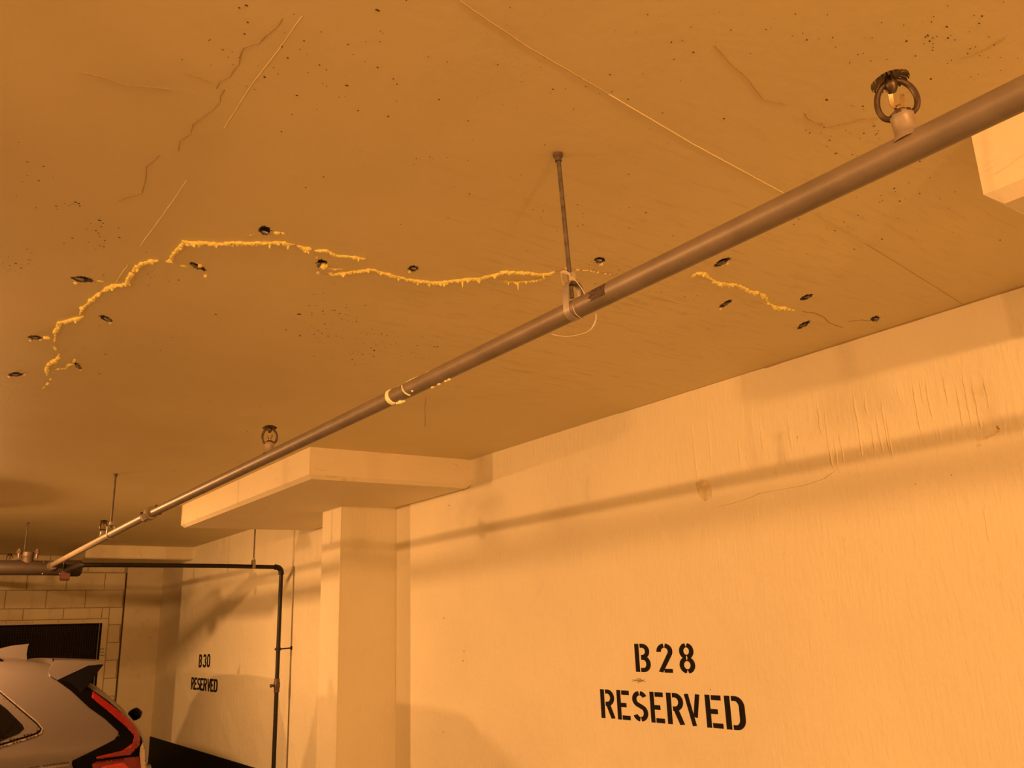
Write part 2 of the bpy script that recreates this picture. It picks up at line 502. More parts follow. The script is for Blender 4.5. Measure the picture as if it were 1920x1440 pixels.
for row, (py, n) in enumerate(((1217, 3), (1223, 3), (1229, 4))):
    for k in range(n):
        c = on_y(189+k*2.4-row*.8, py, FY-.009)
        a = random.uniform(0, 3.1)
        d = Vector((math.cos(a), 0, math.sin(a)))*.010
        mk.ribbon([V(*(c-d)), V(*c)+Vector((.003, 0, .002)), V(*(c+d))], (0, 0, 1) if abs(d.x) > abs(d.z) else (1, 0, 0), .0022, .001)
mk.build('scribbled_marks', M_ink, vent, smooth=False)

# ---- downstand beam, drop panels, column
def slab_panel(name, pts, z0, z1, ch, mat, label, sub=6):
    """plan polygon with chamfered lower edge"""
    n = len(pts); c = sum((Vector(p+(0,)) for p in pts), Vector())/n
    def off(d):
        out = []
        for i in range(n):
            a = Vector(pts[i-1]); b = Vector(pts[i]); e = Vector(pts[(i+1) % n])
            d1 = (b-a).normalized(); d2 = (e-b).normalized()
            n1 = Vector((-d1.y, d1.x)); n2 = Vector((-d2.y, d2.x))
            bis = (n1+n2); bis = bis/bis.dot(n1)
            out.append(b+bis*d)
        return out
    m = MB(); top = off(0); low = off(ch)
    vs = [(p[0], p[1], z1+CAMH) for p in top]+[(p[0], p[1], z0+ch*1.0+CAMH) for p in top]+[(p[0], p[1], z0+CAMH) for p in low]
    fs = [tuple(range(n-1, -1, -1)), tuple(2*n+k for k in range(n))]
    for r_ in range(2):
        for k in range(n):
            l = (k+1) % n; fs.append((r_*n+k, r_*n+l, (r_+1)*n+l, (r_+1)*n+k))
    m.add(vs, fs)
    return struct(m.build(name, mat, smooth=False), label)
slab_panel('trim_1', [(1.838, 4.392), (WX, 4.315), (WX, 6.70), (1.838, 6.86)], .826, 1.0, .022, M_drop,
           'cream concrete drop panel above the column')
slab_panel('trim_2', [(1.795, -1.6), (WX, -1.6), (WX, .70), (1.795, .72)], .826, 1.0, .026, M_drop,
           'cream concrete drop panel at the right edge behind the pipe')
slab_panel('trim_3', [(1.74, 10.05), (WX, 10.05), (WX, FY+.012), (1.74, FY+.012)], .862, 1.0, .012, M_far,
           'cream downstand beam above the block wall')
slab_panel('trim_4', [(2.462, 5.325), (WX+.0, 5.27), (WX, 5.62), (2.462, 5.62)], -CAMH, .83, .001, M_wall,
           'square cream concrete column beneath the drop panel')
# column chamfer edge bead
MB().tube([V(2.466, 5.328, z) for z in (-1.6, -1, -.4, .2, .826)], [.006, .007, .006, .008, .006], 6).build('chamfer_bead', M_wall, bpy.data.objects['trim_4'])

# black band along the foot of the wall
bd = struct(MB().box((WX-.006, 5.62, 0), (WX, FY, CAMH-1.083)).build('baseboard_right', M_black, smooth=False), 'black painted band along the foot of the wall')

# ---- paint runs, joint ridges, cracks and specks on the big surfaces
def ceil_ribbon(name, px, wpx, mat, t=.0012, wob=.6, parent=ceiling):
    m = MB(); pts = []; w = []
    pr = resample([Vector((a, b, 0)) for a, b in px], 7)
    for i, p in enumerate(pr):
        q = on_z(p.x+random.uniform(-wob, wob), p.y+random.uniform(-wob, wob), 1.0)
        pts.append(V(q.x, q.y, 1.0-t)); w.append(wpx/2*depth(q)/FPX*random.uniform(.6, 1.3))
    d = (pts[-1]-pts[0]); sd = Vector((-d.y, d.x, 0))
    vs = []; fs = []
    n = len(pts)
    for i, p in enumerate(pts):
        tg = (pts[min(i+1, n-1)]-pts[max(i-1, 0)]); sdv = Vector((-tg.y, tg.x, 0)).normalized()*w[i]*1.6
        up = Vector((0, 0, t))
        vs += [p+up-sdv, p-sdv*.6, p+sdv*.6, p+up+sdv]
    for i in range(n-1):
        for k in range(3):
            fs.append((i*4+k, i*4+k+1, i*4+5+k, i*4+4+k))
    m.add(vs, fs)
    return m.build(name, mat, parent)
random.seed(21)
CRACKS = [
    ([(530, 35), (520, 50), (500, 65), (487, 80), (457, 88), (451, 105), (449, 120), (437, 132), (432, 143), (413, 152), (406, 165)], 1.3),
    ([(421, 168), (413, 180), (413, 190), (398, 207), (385, 215), (362, 232), (358, 250), (338, 262), (335, 283)], 1.1),
    ([(350, 137), (375, 145), (402, 157)], 1.0),
    ([(300, 290), (275, 312), (273, 340), (266, 362), (235, 370), (222, 376)], 1.2),
    ([(1508, 212), (1514, 222), (1530, 230), (1552, 238), (1590, 230), (1612, 223), (1650, 219)], 1.3),
    ([(1340, 85), (1370, 120), (1400, 145), (1430, 185), (1475, 195)], .8),
    ([(798, 745), (797, 772), (797, 800)], .7),
    ([(1800, 110), (1840, 95), (1885, 70)], .9),
    ([(150, 135), (185, 142), (230, 158), (325, 168)], .8),
    ([(1503, 584), (1528, 587), (1545, 595), (1556, 606), (1580, 614)], 1.2),
    ([(1040, 509), (1062, 503), (1090, 506), (1120, 510), (1160, 513)], 1.2),
    ([(1590, 603), (1615, 600), (1645, 603)], 1.0)]
for px, w in CRACKS:
    ceil_ribbon('hairline_crack', px, w, M_crack)
ceil_ribbon('formwork_joint', [(862, 2), (985, 85), (1141, 176)], 1.6, M_joint, .0012, .5)
ceil_ribbon('formwork_joint', [(1141, 176), (1300, 270), (1468, 361)], .9, M_ridge, .0016, .3)
ceil_ribbon('formwork_joint', [(1535, 403), (1600, 443), (1680, 492), (1805, 570)], .9, M_joint, .0016, .3)
ceil_ribbon('formwork_joint', [(566, 30), (520, 96), (472, 158), (420, 240)], 1.0, M_ridge, .0014, .4)
ceil_ribbon('formwork_joint', [(350, 338), (315, 390), (262, 462)], 1.0, M_ridge, .0014, .3)
ceil_ribbon('formwork_joint', [(240, 496), (228, 513), (218, 530)], 1.0, M_ridge, .0014, .3)
sp = MB()
def speck(px, py, rpx):
    q = on_z(px, py, 1.0)
    if q.x > WX-.02 or q.x > 1.8 and q.y > 4.2: return
    r = rpx*depth(q)/FPX
    n = 7; a0 = random.random()*6; st = random.uniform(1, 2.2)
    vs = [(q.x+math.cos(a0+6.283*k/n)*r*random.uniform(.7, 1.2)*st, q.y+math.sin(a0+6.283*k/n)*r*random.uniform(.7, 1.2), 1.0-.0008+CAMH) for k in range(n)]
    vs += [(v[0], v[1], 1.0+CAMH+.001) for v in vs]
    sp.add(vs, [tuple(range(n))]+[(k, (k+1) % n, n+(k+1) % n, n+k) for k in range(n)])
for (cx, cy, rx, ry, n, s) in ((620, 595, 80, 55, 55, .9), (700, 640, 55, 50, 34, .9), (790, 665, 45, 35, 18, .8), (250, 520, 90, 35, 22, 1.0), (170, 430, 60, 40, 18, 1.0),
                               (30, 490, 35, 35, 14, 1.0), (470, 100, 120, 90, 22, 1.0), (640, 150, 120, 110, 24, 1.0), (60, 320, 50, 60, 10, 1.0), (130, 385, 20, 10, 10, 1.3),
                               (1000, 150, 400, 140, 45, .9), (1500, 60, 300, 60, 26, 1.0), (1780, 80, 130, 70, 45, 1.2), (1620, 250, 110, 60, 40, 1.1), (1650, 400, 150, 90, 40, 1.1),
                               (1150, 430, 200, 80, 25, .8), (1200, 560, 200, 80, 30, .8), (900, 330, 300, 100, 25, .8), (300, 640, 200, 80, 12, .9), (350, 790, 250, 60, 10, .8)):
    for k in range(n):
        speck(random.gauss(cx, rx*.5), random.gauss(cy, ry*.5), s*random.choice((.5, .6, .7, .9, 1.3)))
for (a, b, r) in ((708, 19, 2.3), (650, 160, 2.0), (528, 87, 1.8), (496, 144, 2.2), (462, 10, 1.8), (1550, 187, 2), (560, 589, 2.2), (187, 413, 1.8), (180, 432, 1.8), (1875, 450, 1.6)):
    speck(a, b, r)
spo = sp.build('ceiling_specks', M_speck, ceiling, smooth=False); spo['kind'] = 'stuff'

def wall_run(px, wpx, t=.004, mat=M_wall, name='paint_run'):
    m = MB(); pr = resample([Vector((a, b, 0)) for a, b in px], 9); vs = []; fs = []
    n = len(pr)
    for i, p in enumerate(pr):
        q = on_x(p.x+random.uniform(-.7, .7), p.y, WX)
        k = min(1, i/3, (n-1-i)/2+.25)
        w = wpx/2*depth(q)/FPX*random.uniform(.7, 1.2)*max(k, .15)
        h = t*max(k, .1)*random.uniform(.7, 1.2)
        for (a, b) in ((-1.6, -.05), (-.75, .6), (0, 1), (.75, .6), (1.6, -.05)):
            vs.append((WX-h*b, q.y-a*w, q.z+CAMH))
    for i in range(n-1):
        for k in range(4):
            fs.append((i*5+k, i*5+k+1, i*5+6+k, i*5+5+k))
    m.add(vs, fs)
    return m.build(name, mat, wall_right)
random.seed(8)
RUNS = [(1298, 790, 905, 3), (1325, 775, 870, 3), (1342, 800, 850, 2.5), (1383, 810, 880, 3), (1400, 830, 872, 2), (1425, 790, 850, 2), (1475, 765, 845, 2.5), (1512, 750, 790, 2.5),
        (1530, 745, 818, 3), (1545, 760, 885, 2.5), (1562, 810, 888, 2), (1598, 728, 858, 3.5), (1606, 860, 895, 2.5), (1632, 790, 850, 2), (1642, 760, 850, 2.5), (1652, 742, 852, 3.5),
        (1681, 712, 752, 3.5), (1710, 712, 812, 3), (1722, 705, 760, 2.5), (1735, 705, 790, 3), (1768, 700, 765, 3), (1790, 715, 800, 2.5), (1802, 690, 800, 2.5), (1820, 705, 805, 3),
        (1842, 700, 770, 2), (1620, 735, 780, 2), (1572, 790, 870, 1.8), (1660, 770, 860, 1.8)]
for (x, y0, y1, w) in RUNS:
    sl = (x-720)/(5600.)
    wall_run([(x, y0), (x+sl*(y1-y0)*.5+random.uniform(-2, 2), (y0+y1)/2), (x+sl*(y1-y0), y1)], w*1.15, .006)
wall_run([(1338, 952), (1370, 945), (1400, 936), (1425, 925), (1470, 917), (1510, 910), (1545, 898), (1570, 880)], 2.6, .006, name='paint_ridge')
wall_run([(1850, 935), (1846, 960), (1852, 1000), (1858, 1030)], 1.6, .003)
for (a, b, c, d) in ((1757, 1060, 6, 9), (1800, 1143, 8, 5), (1680, 1150, 5, 6), (1771, 1175, 6, 8), (1845, 935, 4, 5), (1860, 1160, 5, 4), (1750, 1175, 4, 5), (1895, 1190, 6, 5), (1284, 1048, 5, 4), (1640, 1088, 4, 3)):
    wall_run([(a, b), (a+c*.4, b+d*.5), (a+c*.2, b+d)], 5, .004, name='paint_blob')
M_wstain = simple('damp_wall_stain', (.70, .58, .34), .6, var=.25, vscale=30)
def wall_patch(pxs, mat, name, t=.0006):
    pts = [on_x(a, b, WX) for a, b in pxs]
    return MB().prism([(WX, q.y, q.z+CAMH) for q in pts], None, (-1, 0, 0), t).build(name, mat, wall_right, smooth=False)
wall_patch([(1304, 905), (1312, 898), (1325, 900), (1334, 915), (1335, 932), (1322, 940), (1310, 930)], M_wstain, 'filler_patch')
wall_patch([(1830, 822), (1855, 815), (1862, 806), (1875, 808), (1866, 816), (1850, 823), (1834, 829)], M_wstain, 'filler_patch')
wall_patch([(1867, 799), (1870, 798), (1875, 805), (1871, 806)], M_crack, 'chip')
wall_patch([(1830, 833), (1840, 830), (1838, 837), (1831, 838)], M_wstain, 'chip')
wall_patch([(733, 1420), (738, 1416), (741, 1424), (737, 1433), (733, 1428)], M_wstain, 'filler_patch')
for (a, b) in ((832, 1159), (870, 1221), (868, 1239), (842, 948), (1332, 1293), (1784, 891), (1716, 908), (831, 1372), (1495, 820)):
    wall_patch([(a-.8, b-1.2), (a+.8, b-1.6), (a+.9, b+1.2), (a-.6, b+1.5)], M_crack, 'chip')
# grime line where wall and slab meet, and the wall's vertical joint
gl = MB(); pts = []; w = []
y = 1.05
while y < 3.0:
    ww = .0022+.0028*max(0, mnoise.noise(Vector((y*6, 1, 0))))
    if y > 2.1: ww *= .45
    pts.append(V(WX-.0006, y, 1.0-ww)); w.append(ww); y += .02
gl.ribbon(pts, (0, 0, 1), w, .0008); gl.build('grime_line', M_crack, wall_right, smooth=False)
MB().ribbon([V(WX-.0006, 7.075, z) for z in (.99, .85, .7, .6)], (0, 1, 0), .005, .0006).build('wall_joint', M_joint, wall_right, smooth=False)

# ---- stencilled stall numbers
def arc(cx, cy, rx, ry, a0, a1, n=12):
    return [(cx+rx*math.cos(R_(a0+(a1-a0)*k/n)), cy+ry*math.sin(R_(a0+(a1-a0)*k/n))) for k in range(n+1)]
T = .085     # half stroke, glyph cell is 0..1 wide, 0..1.85 high
GL = {   # centre lines in a cell 1 wide, 2 high
 'B': [[(.13, 0), (.13, 2)], [(.36, 1.86), (.50, 1.86)]+arc(.50, 1.46, .36, .40, 90, -90)+[(.42, 1.06)], [(.42, 1.00), (.56, 1.00)]+arc(.56, .57, .34, .43, 90, -90)+[(.36, .14)]],
 'R': [[(.13, 0), (.13, 2)], [(.36, 1.86), (.50, 1.86)]+arc(.50, 1.43, .36, .43, 90, -90)+[(.36, 1.0)], [(.52, 1.02), (.88, 0)]],
 'E': [[(.15, 0), (.15, 2)], [(.22, 1.0), (.72, 1.0)], [(.38, 1.84), (.95, 1.84)], [(.38, .16), (.97, .16)]],
 'S': [arc(.5, 1.46, .37, .40, 25, 84)+[], arc(.5, 1.46, .37, .40, 97, 235)+arc(.5, .56, .37, .42, 55, -84)[0:], arc(.5, .56, .37, .42, -97, -160)],
 'V': [[(.10, 2), (.56, 0)], [(.90, 2), (.66, .55)]],
 'D': [[(.13, 0), (.13, 2)], [(.36, 1.86), (.52, 1.86)]+arc(.52, 1.36, .36, .50, 90, 0)+arc(.52, .64, .36, .50, 0, -90)+[(.36, .14)]],
 '2': [arc(.5, 1.46, .37, .40, 185, 97), arc(.5, 1.46, .37, .40, 83, -35)+[(.18, .0)], [(.42, .12), (.95, .12)]],
 '8': [arc(.5, 1.48, .34, .40, 97, 263), arc(.5, 1.48, .34, .40, 83, -83), arc(.5, .54, .37, .42, 97, 263), arc(.5, .54, .37, .42, 83, -83)],
 '3': [arc(.42, 1.46, .40, .40, 165, -80), arc(.42, .55, .44, .43, 80, -165)],
 '0': [arc(.5, 1.4, .36, .46, 180, 0)+arc(.5, .6, .36, .46, 0, -180)+[(.14, 1.4)]],
}
def glyph_mesh(mb, ch, ya, yb, z0, z1, th=.148, skew=(0, 0)):
    """ya = left edge, yb = right edge on the wall (y falls to the right)"""
    for si, line in enumerate(GL[ch]):
        ln = []
        for p in line:
            if not ln or math.hypot(p[0]-ln[-1][0], p[1]-ln[-1][1]) > 1e-4: ln.append(p)
        n = len(ln); vs = []
        for i, p in enumerate(ln):
            a = ln[max(i-1, 0)]; b = ln[min(i+1, n-1)]
            tx, ty = b[0]-a[0], b[1]-a[1]; l = math.hypot(tx, ty) or 1
            nx, ny = -ty/l, tx/l
            for s in (-1, 1):
                u = p[0]+nx*th*s; v = p[1]+ny*th*s
                v = min(2.0, max(0, v))
                y = ya+(yb-ya)*u; z = z0+(z1-z0)*v/2+skew[0]*u
                for xx in (WX-.0009-.0003*si, WX+.001):
                    vs.append((xx, y, z+CAMH))
        fs = []
        for i in range(n-1):
            o = i*4
            fs += [(o, o+2, o+6, o+4), (o, o+4, o+5, o+1), (o+2, o+3, o+7, o+6)]
        fs += [(0, 1, 3, 2), ((n-1)*4, (n-1)*4+2, (n-1)*4+3, (n-1)*4+1)]
        mb.add(vs, fs)
def stencil(word, xr, ymid, ztop, zbot, name, label, th=.148):
    """xr: pixel x range of each letter at mid height"""
    g = MB()
    for ch, (a, b), ym in zip(word, xr, ymid):
        qa, qb = on_x(a, ym, WX), on_x(b, ym, WX)
        glyph_mesh(g, ch, qa.y, qb.y, zbot(qa.y), ztop(qa.y), th)
    o = g.build(name, M_ink, wall_right, smooth=False)
    o['label'] = label
    return o
C6 = lambda x: 1100+x/6.
ranges = [(162, 312), (344, 490), (522, 684), (718, 875), (908, 1090), (1115, 1275), (1342, 1530), (1565, 1778)]
stencil('RESERVED', [(C6(a), C6(b)) for a, b in ranges], [1319+i*2.6 for i in range(8)],
        lambda y: -.2935, lambda y: -.4215, 'stencil_lettering', 'black stencilled word RESERVED below B28')
stencil('B28', [(C6(548), C6(708)), (C6(795), C6(968)), (C6(1045), C6(1212))], [1233, 1234.5, 1235.5],
        lambda y: -.0890, lambda y: -.2110, 'stencil_lettering', 'black stencilled stall number B28')
C4 = lambda x: 320+x/14.4
rr = [(560, 632), (640, 715), (722, 795), (800, 885), (890, 975), (990, 1075), (1080, 1160), (1170, 1262)]
stencil('RESERVED', [(C4(a), C4(b)) for a, b in rr], [1280+i*.7 for i in range(8)],
        lambda y: -.389, lambda y: -.512, 'stencil_lettering', 'small black stencilled word RESERVED below B30', .19)
stencil('B30', [(C4(768), C4(840)), (C4(885), C4(965)), (C4(985), C4(1066))], [1240, 1239, 1238],
        lambda y: -.150-(y-9.2)*.02, lambda y: -.280-(y-9.2)*.02, 'stencil_lettering', 'small black stencilled stall number B30', .19)
sm = MB()     # scuff below the B of B28
for k in range(9):
    a = on_x(1183+random.uniform(0, 14), 1274+random.uniform(-4, 8), WX); b = on_x(1200+random.uniform(0, 16), 1273+random.uniform(-4, 8), WX)
    sm.ribbon([(WX-.0006, a.y, a.z+CAMH), (WX-.0006, (a.y+b.y)/2, (a.z+b.z)/2+CAMH+.001), (WX-.0006, b.y, b.z+CAMH)], (0, 0, 1), [.0004, .0012, .0003], .0005)
M_scuff = simple('brown_scuff', (.42, .30, .15), .7)
sm.build('scuff_mark', M_scuff, wall_right, smooth=False)

# ================================================================ FIRE SPRINKLER PIPEWORK
PX, PZ = 1.11, .638
PR = .0212
bp = thing('sprinkler_branch_pipe', 'long painted sprinkler pipe slanting across under the cracked ceiling', 'pipe', V(PX, 2.0, PZ))
MB().tube([V(PX, y, PZ+.001) for y in (-1.2, -.6, 0, .6, 1.155)], PR+.0007, 32).build('pipe_length', M_pipe, bp)
MB().tube([V(PX, y, PZ) for y in (1.15, 1.7, 2.4, 3.2, 4.0, 4.70)], PR, 32).build('pipe_length', M_pipe2, bp)
MB().tube([V(PX, 4.74, PZ), V(PX-.002, 5.8, PZ-.012), V(PX-.004, 7.70, .603)], PR-.0006, 28).build('pipe_length', M_pipe, bp)
# scabby patch where the paint coat stops
pm = MB(); rows = []
nA = 16; nL = 5
vs = []; fs = []
for i in range(nL):
    for k in range(nA):
        an = R_(95+ (205-95)*k/(nA-1))
        yy = 1.157+.045*i/(nL-1)+(.006*math.sin(k*1.7) if i == nL-1 else 0)
        r = PR+.0004+.0010*abs(mnoise.noise(Vector((k*.9, i*1.3, 3))))
        vs.append(V(PX+math.cos(an)*r, yy, PZ+math.sin(an)*r))
for i in range(nL-1):
    for k in range(nA-1):
        fs.append((i*nA+k, i*nA+k+1, (i+1)*nA+k+1, (i+1)*nA+k))
pm.add(vs, fs); pm.build('bare_patch', M_rust, bp)
def coupling(parent, p, ax, r, w, rot, mat=M_fit, name='grooved_coupling'):
    """two-part housing with bolt pads"""
    ax = Vector(ax).normalized(); up = Vector((0, 0, 1)); u = (up-ax*up.dot(ax)).normalized(); v = ax.cross(u)
    d = u*math.cos(rot)+v*math.sin(rot); e = ax.cross(d)
    m = MB().lathe([(r, -w*.5), (r+.009, -w*.5), (r+.013, -w*.36), (r+.013, w*.36), (r+.009, w*.5), (r, w*.5)], p, ax, 28)
    h = m.build(name, mat, parent)
    for s in (-1, 1):
        c = Vector(p)+d*s*(r+.019)
        m = MB()
        q = [c+d*s*.012*a+e*.016*b+ax*w*.36*g for g in (-1, 1) for (a, b) in ((-1, -1), (1, -1), (1, 1), (-1, 1))]
        m.add(q, [(0, 1, 2, 3), (7, 6, 5, 4), (0, 4, 5, 1), (1, 5, 6, 2), (2, 6, 7, 3), (3, 7, 4, 0)])
        o = m.build('bolt_pad', mat, h, ang=20); o.matrix_parent_inverse = Matrix.Identity(4) @ (Matrix.Translation(-parent.location)).inverted() @ Matrix.Translation(-parent.location) if False else o.matrix_parent_inverse
        m = MB().tube([c-e*.030, c+e*.026], .0052, 10)
        m.lathe([(.0095, 0), (.0095, .008), (.006, .010)], c+e*.017, e, 6)
        m.lathe([(.0095, 0), (.0095, .007), (.006, .009)], c-e*.017, -e, 8)
        m.build('bolt', M_main2, h, ang=25)
    return h
coupling(bp, V(PX, 4.72, PZ), (0, 1, 0), PR, .05, R_(60))
# foam drips that ran round the pipe
def pipe_ring(y, a0, a1, w, t, slant=0.0, mat=M_foam2, name='foam_drip'):
    m = MB(); n = 18; vs = []; fs = []
    for k in range(n+1):
        an = R_(a0+(a1-a0)*k/n)
        hw = w*(.55+.6*k/n)*random.uniform(.9, 1.1)
        yy = y+slant*k/n
        for (s, rr_) in ((-1, PR-.001), (-.6, PR+t), (.6, PR+t*1.0), (1, PR-.001)):
            vs.append(V(PX+math.cos(an)*rr_, yy+s*hw, PZ+math.sin(an)*rr_))
    for k in range(n):
        for j in range(3):
            fs.append((k*4+j, k*4+j+1, k*4+5+j, k*4+4+j))
    fs += [(0, 1, 2, 3), (n*4+3, n*4+2, n*4+1, n*4)]
    m.add(vs, fs)
    return m.build(name, mat, bp)
random.seed(3)
pipe_ring(2.075, 110, 262, .011, .0035, -.012)
pipe_ring(1.985, 150, 255, .003, .002, -.02)
pipe_ring(2.045, 262, 285, .012, .006, -.02)
dm = MB()
for k in range(10):
    y = 1.87+.018*k
    dm.lump(V(PX-.004+.002*math.sin(k), y, PZ+PR-.001), (.005, .011, .0028), 1)
dm.build('foam_smear', M_foam, bp)
for (a, b) in ((811, 729), (823, 723), (836, 717), (842, 714)):
    q = on_x(a, b, PX+.004)
    MB().lump(V(PX+.004, q.y, PZ-PR-.001), (.004, .007, .003), 2).build('foam_drip', M_foam2, bp)
q = on_x(751, 760, PX)
MB().lump(V(PX, q.y, PZ-PR-.003), (.006, .010, .006), 2).build('foam_drip', M_foam2, bp)
q = on_x(774, 745, PX-.012)
MB().lump(V(PX-.013, q.y, PZ-PR*.72), (.003, .005, .004), 2).build('foam_drip', M_foam2, bp)

# ---- sprinkler heads
def sprinkler(pipe, p, rot, label, tilt=(0, 0)):
    """p: pipe centre (eye-height metres)"""
    base = V(*p)
    Rm = Matrix.Rotation(tilt[0], 3, 'X') @ Matrix.Rotation(tilt[1], 3, 'Y') @ Matrix.Rotation(rot, 3, 'Z')
    def W(x, y, z): return base+Rm @ Vector((x, y, z))
    ax = Rm @ Vector((0, 0, 1))
    MB().lathe([(.024, .012), (.0185, .021), (.0165, .026), (.0160, .046), (.0170, .048), (.0165, .051)], base, ax, 24).build('outlet_fitting', M_fit, pipe)
    m = MB().lathe([(.0145, .049), (.0150, .051), (.0150, .056), (.0105, .059), (.007, .061)], base, ax, 12)
    t = m.build('sprinkler_head', M_brass, pipe, ang=20); t['label'] = label
    for s in (-1, 1):
        pts = [W(s*(.0135), 0, .050), W(s*.0215, 0, .054), W(s*.0262, 0, .065), W(s*.0262, 0, .079), W(s*.0215, 0, .093), W(s*.0140, 0, .102), W(s*.006, 0, .106)]
        # smooth the arm
        sm_ = []
        for i in range(len(pts)-1):
            for k in range(3): sm_.append(pts[i].lerp(pts[i+1], k/3))
        sm_.append(pts[-1])
        for _ in range(2):
            sm_ = [sm_[0]]+[(sm_[i-1]+sm_[i]*2+sm_[i+1])/4 for i in range(1, len(sm_)-1)]+[sm_[-1]]
        MB().tube(sm_, .0043, 10).build('frame_arm', M_brass, t)
    MB().lathe([(.0045, .090), (.0085, .097), (.0095, .104), (.0075, .110), (.006, .114)], base, ax, 16).build('boss', M_brass, t)
    m = MB()
    m.ribbon([W(-.001, .003, .060), W(-.006, .004, .075), W(-.004, .002, .093)], Rm @ Vector((1, .35, 0)), .0034, .0015)
    m.ribbon([W(.001, -.003, .060), W(.008, .001, .074), W(.010, .003, .084)], Rm @ Vector((.8, .35, .4)), .0030, .0015)
    m.lathe([(.003, .058), (.003, .066), (.0045, .068)], base, ax, 10)
    m.build('fusible_link', M_link, t, ang=20)
    # toothed deflector, rim bent down
    m = MB(); n = 26; vs = []; fs = []
    prof = [(.0001, .1165), (.010, .1160), (.0175, .1140)]
    N2 = n*2
    for (r, z) in prof:
        for k in range(N2):
            an = math.pi*2*k/N2
            vs.append(W(math.cos(an)*r, math.sin(an)*r, z))
    for i in range(2):
        for k in range(N2):
            l = (k+1) % N2
            fs.append((i*N2+k, i*N2+l, (i+1)*N2+l, (i+1)*N2+k))
    o0 = 2*N2
    for k in range(0, N2, 2):
        l = (k+1) % N2
        j = len(vs)
        for kk in (k, l):
            an = math.pi*2*(kk+(-.12 if kk == k else .12))/N2
            vs.append(W(math.cos(an)*.0262, math.sin(an)*.0262, .1085))
        for kk in (k, l):
            an = math.pi*2*kk/N2
            vs.append(W(math.cos(an)*.0268, math.sin(an)*.0268, .1055))
        fs.append((o0+k, o0+l, j+1, j)); fs.append((j, j+1, j+3, j+2))
    off = len(vs)
    vs2 = [v+ax*.0016 for v in vs]
    fs2 = [tuple(off+i for i in reversed(f)) for f in fs]
    m.add(vs+vs2, fs+fs2)
    m.build('deflector', M_brass, t)
    return t
q1 = on_x(1707, 262, PX); q2 = on_x(505, 858, PX); q3 = on_x(193, 1010, PX)
sprinkler(bp, (PX, q1.y, PZ), R_(-60), 'large sprinkler head at upper right, nearest the camera', (R_(-3), R_(-9)))
sprinkler(bp, (PX, q2.y, PZ), R_(-22), 'sprinkler head standing up in front of the drop panel over the column', (0, R_(-2)))
sprinkler(bp, (PX-.003, q3.y, PZ-.014), R_(30), 'sprinkler head beside the far hanger rod past the coupling')

# ---- hangers
def rod_hanger(label, top, bot, r, pipe_c, pr, yw, group='rod hangers for the pipes', strapmat=M_strap, nut=True, axis=(0, 1, 0), topz=.062):
    t = thing('pipe_hanger', label, 'pipe hanger', V(*top), group)
    d = (Vector(bot)-Vector(top))
    pts = [V(*(Vector(top)+d*k/12)) for k in range(13)]
    MB().tube(pts, r, 12).build('threaded_rod', M_rod, t)
    MB().lathe([(r*2.3, 0), (r*2.3, .006), (r*1.5, .010), (r*1.5, .018)], V(*top)+Vector((0, 0, 0)), (0, 0, -1), 12).build('anchor_nut', M_rod, t)
    c = Vector(pipe_c)
    ax = Vector(axis); sx = Vector((1, 0, 0)) if abs(ax.y) > .5 else Vector((0, 1, 0))
    loop = []
    R2 = pr+.0015
    zt = topz
    loop.append(c+Vector((0, 0, zt))+sx*.002)
    loop.append(c+sx*R2*.55+Vector((0, 0, zt*.97)))
    loop.append(c+sx*R2*.95+Vector((0, 0, zt*.80)))
    loop.append(c+sx*R2*1.02+Vector((0, 0, zt*.4)))
    for k in range(0, 13):
        a = math.pi*k/12
        loop.append(c+sx*R2*math.cos(a)-Vector((0, 0, R2*math.sin(a))))
    loop.append(c-sx*R2*1.02+Vector((0, 0, zt*.4)))
    loop.append(c-sx*R2*.95+Vector((0, 0, zt*.80)))
    loop.append(c-sx*R2*.55+Vector((0, 0, zt*.97)))
    loop.append(c+Vector((0, 0, zt))-sx*.002)
    MB().ribbon([V(*p) for p in loop], ax, yw, -.0022).build('strap', strapmat, t, ang=50)
    if nut:
        b = c+Vector((0, 0, zt))
        dd = d.normalized()
        MB().lathe([(r*1.5, .0), (r*1.7, .004), (r*1.7, .017), (r*1.3, .020)], V(*(b)), (0, 0, 1), 14).build('ferrule', M_nut, t)
        MB().lathe([(r*1.9, 0), (r*1.9, .006)], V(*b)-Vector((0, 0, .008)), (0, 0, 1), 6).build('lock_nut', M_rod, t)
    return t
hy = on_x(1077, 582, PX).y
rod_hanger('threaded rod and strap hanger holding the long pipe at mid ceiling', (1.0875, 1.273, 1.0), (PX+.002, hy+.008, PZ+.030), .0050,
           (PX, hy, PZ), PR, .0095, topz=.064)
fy = on_x(207, 1000, PX-.003).y
tp = on_z(217, 878, 1.0)
rod_hanger('thin rod hanger by the far sprinkler head', (PX-.004, fy, 1.0), (PX-.004, fy, PZ+.03), .0060, (PX-.003, fy, PZ-.014), PR, .010)

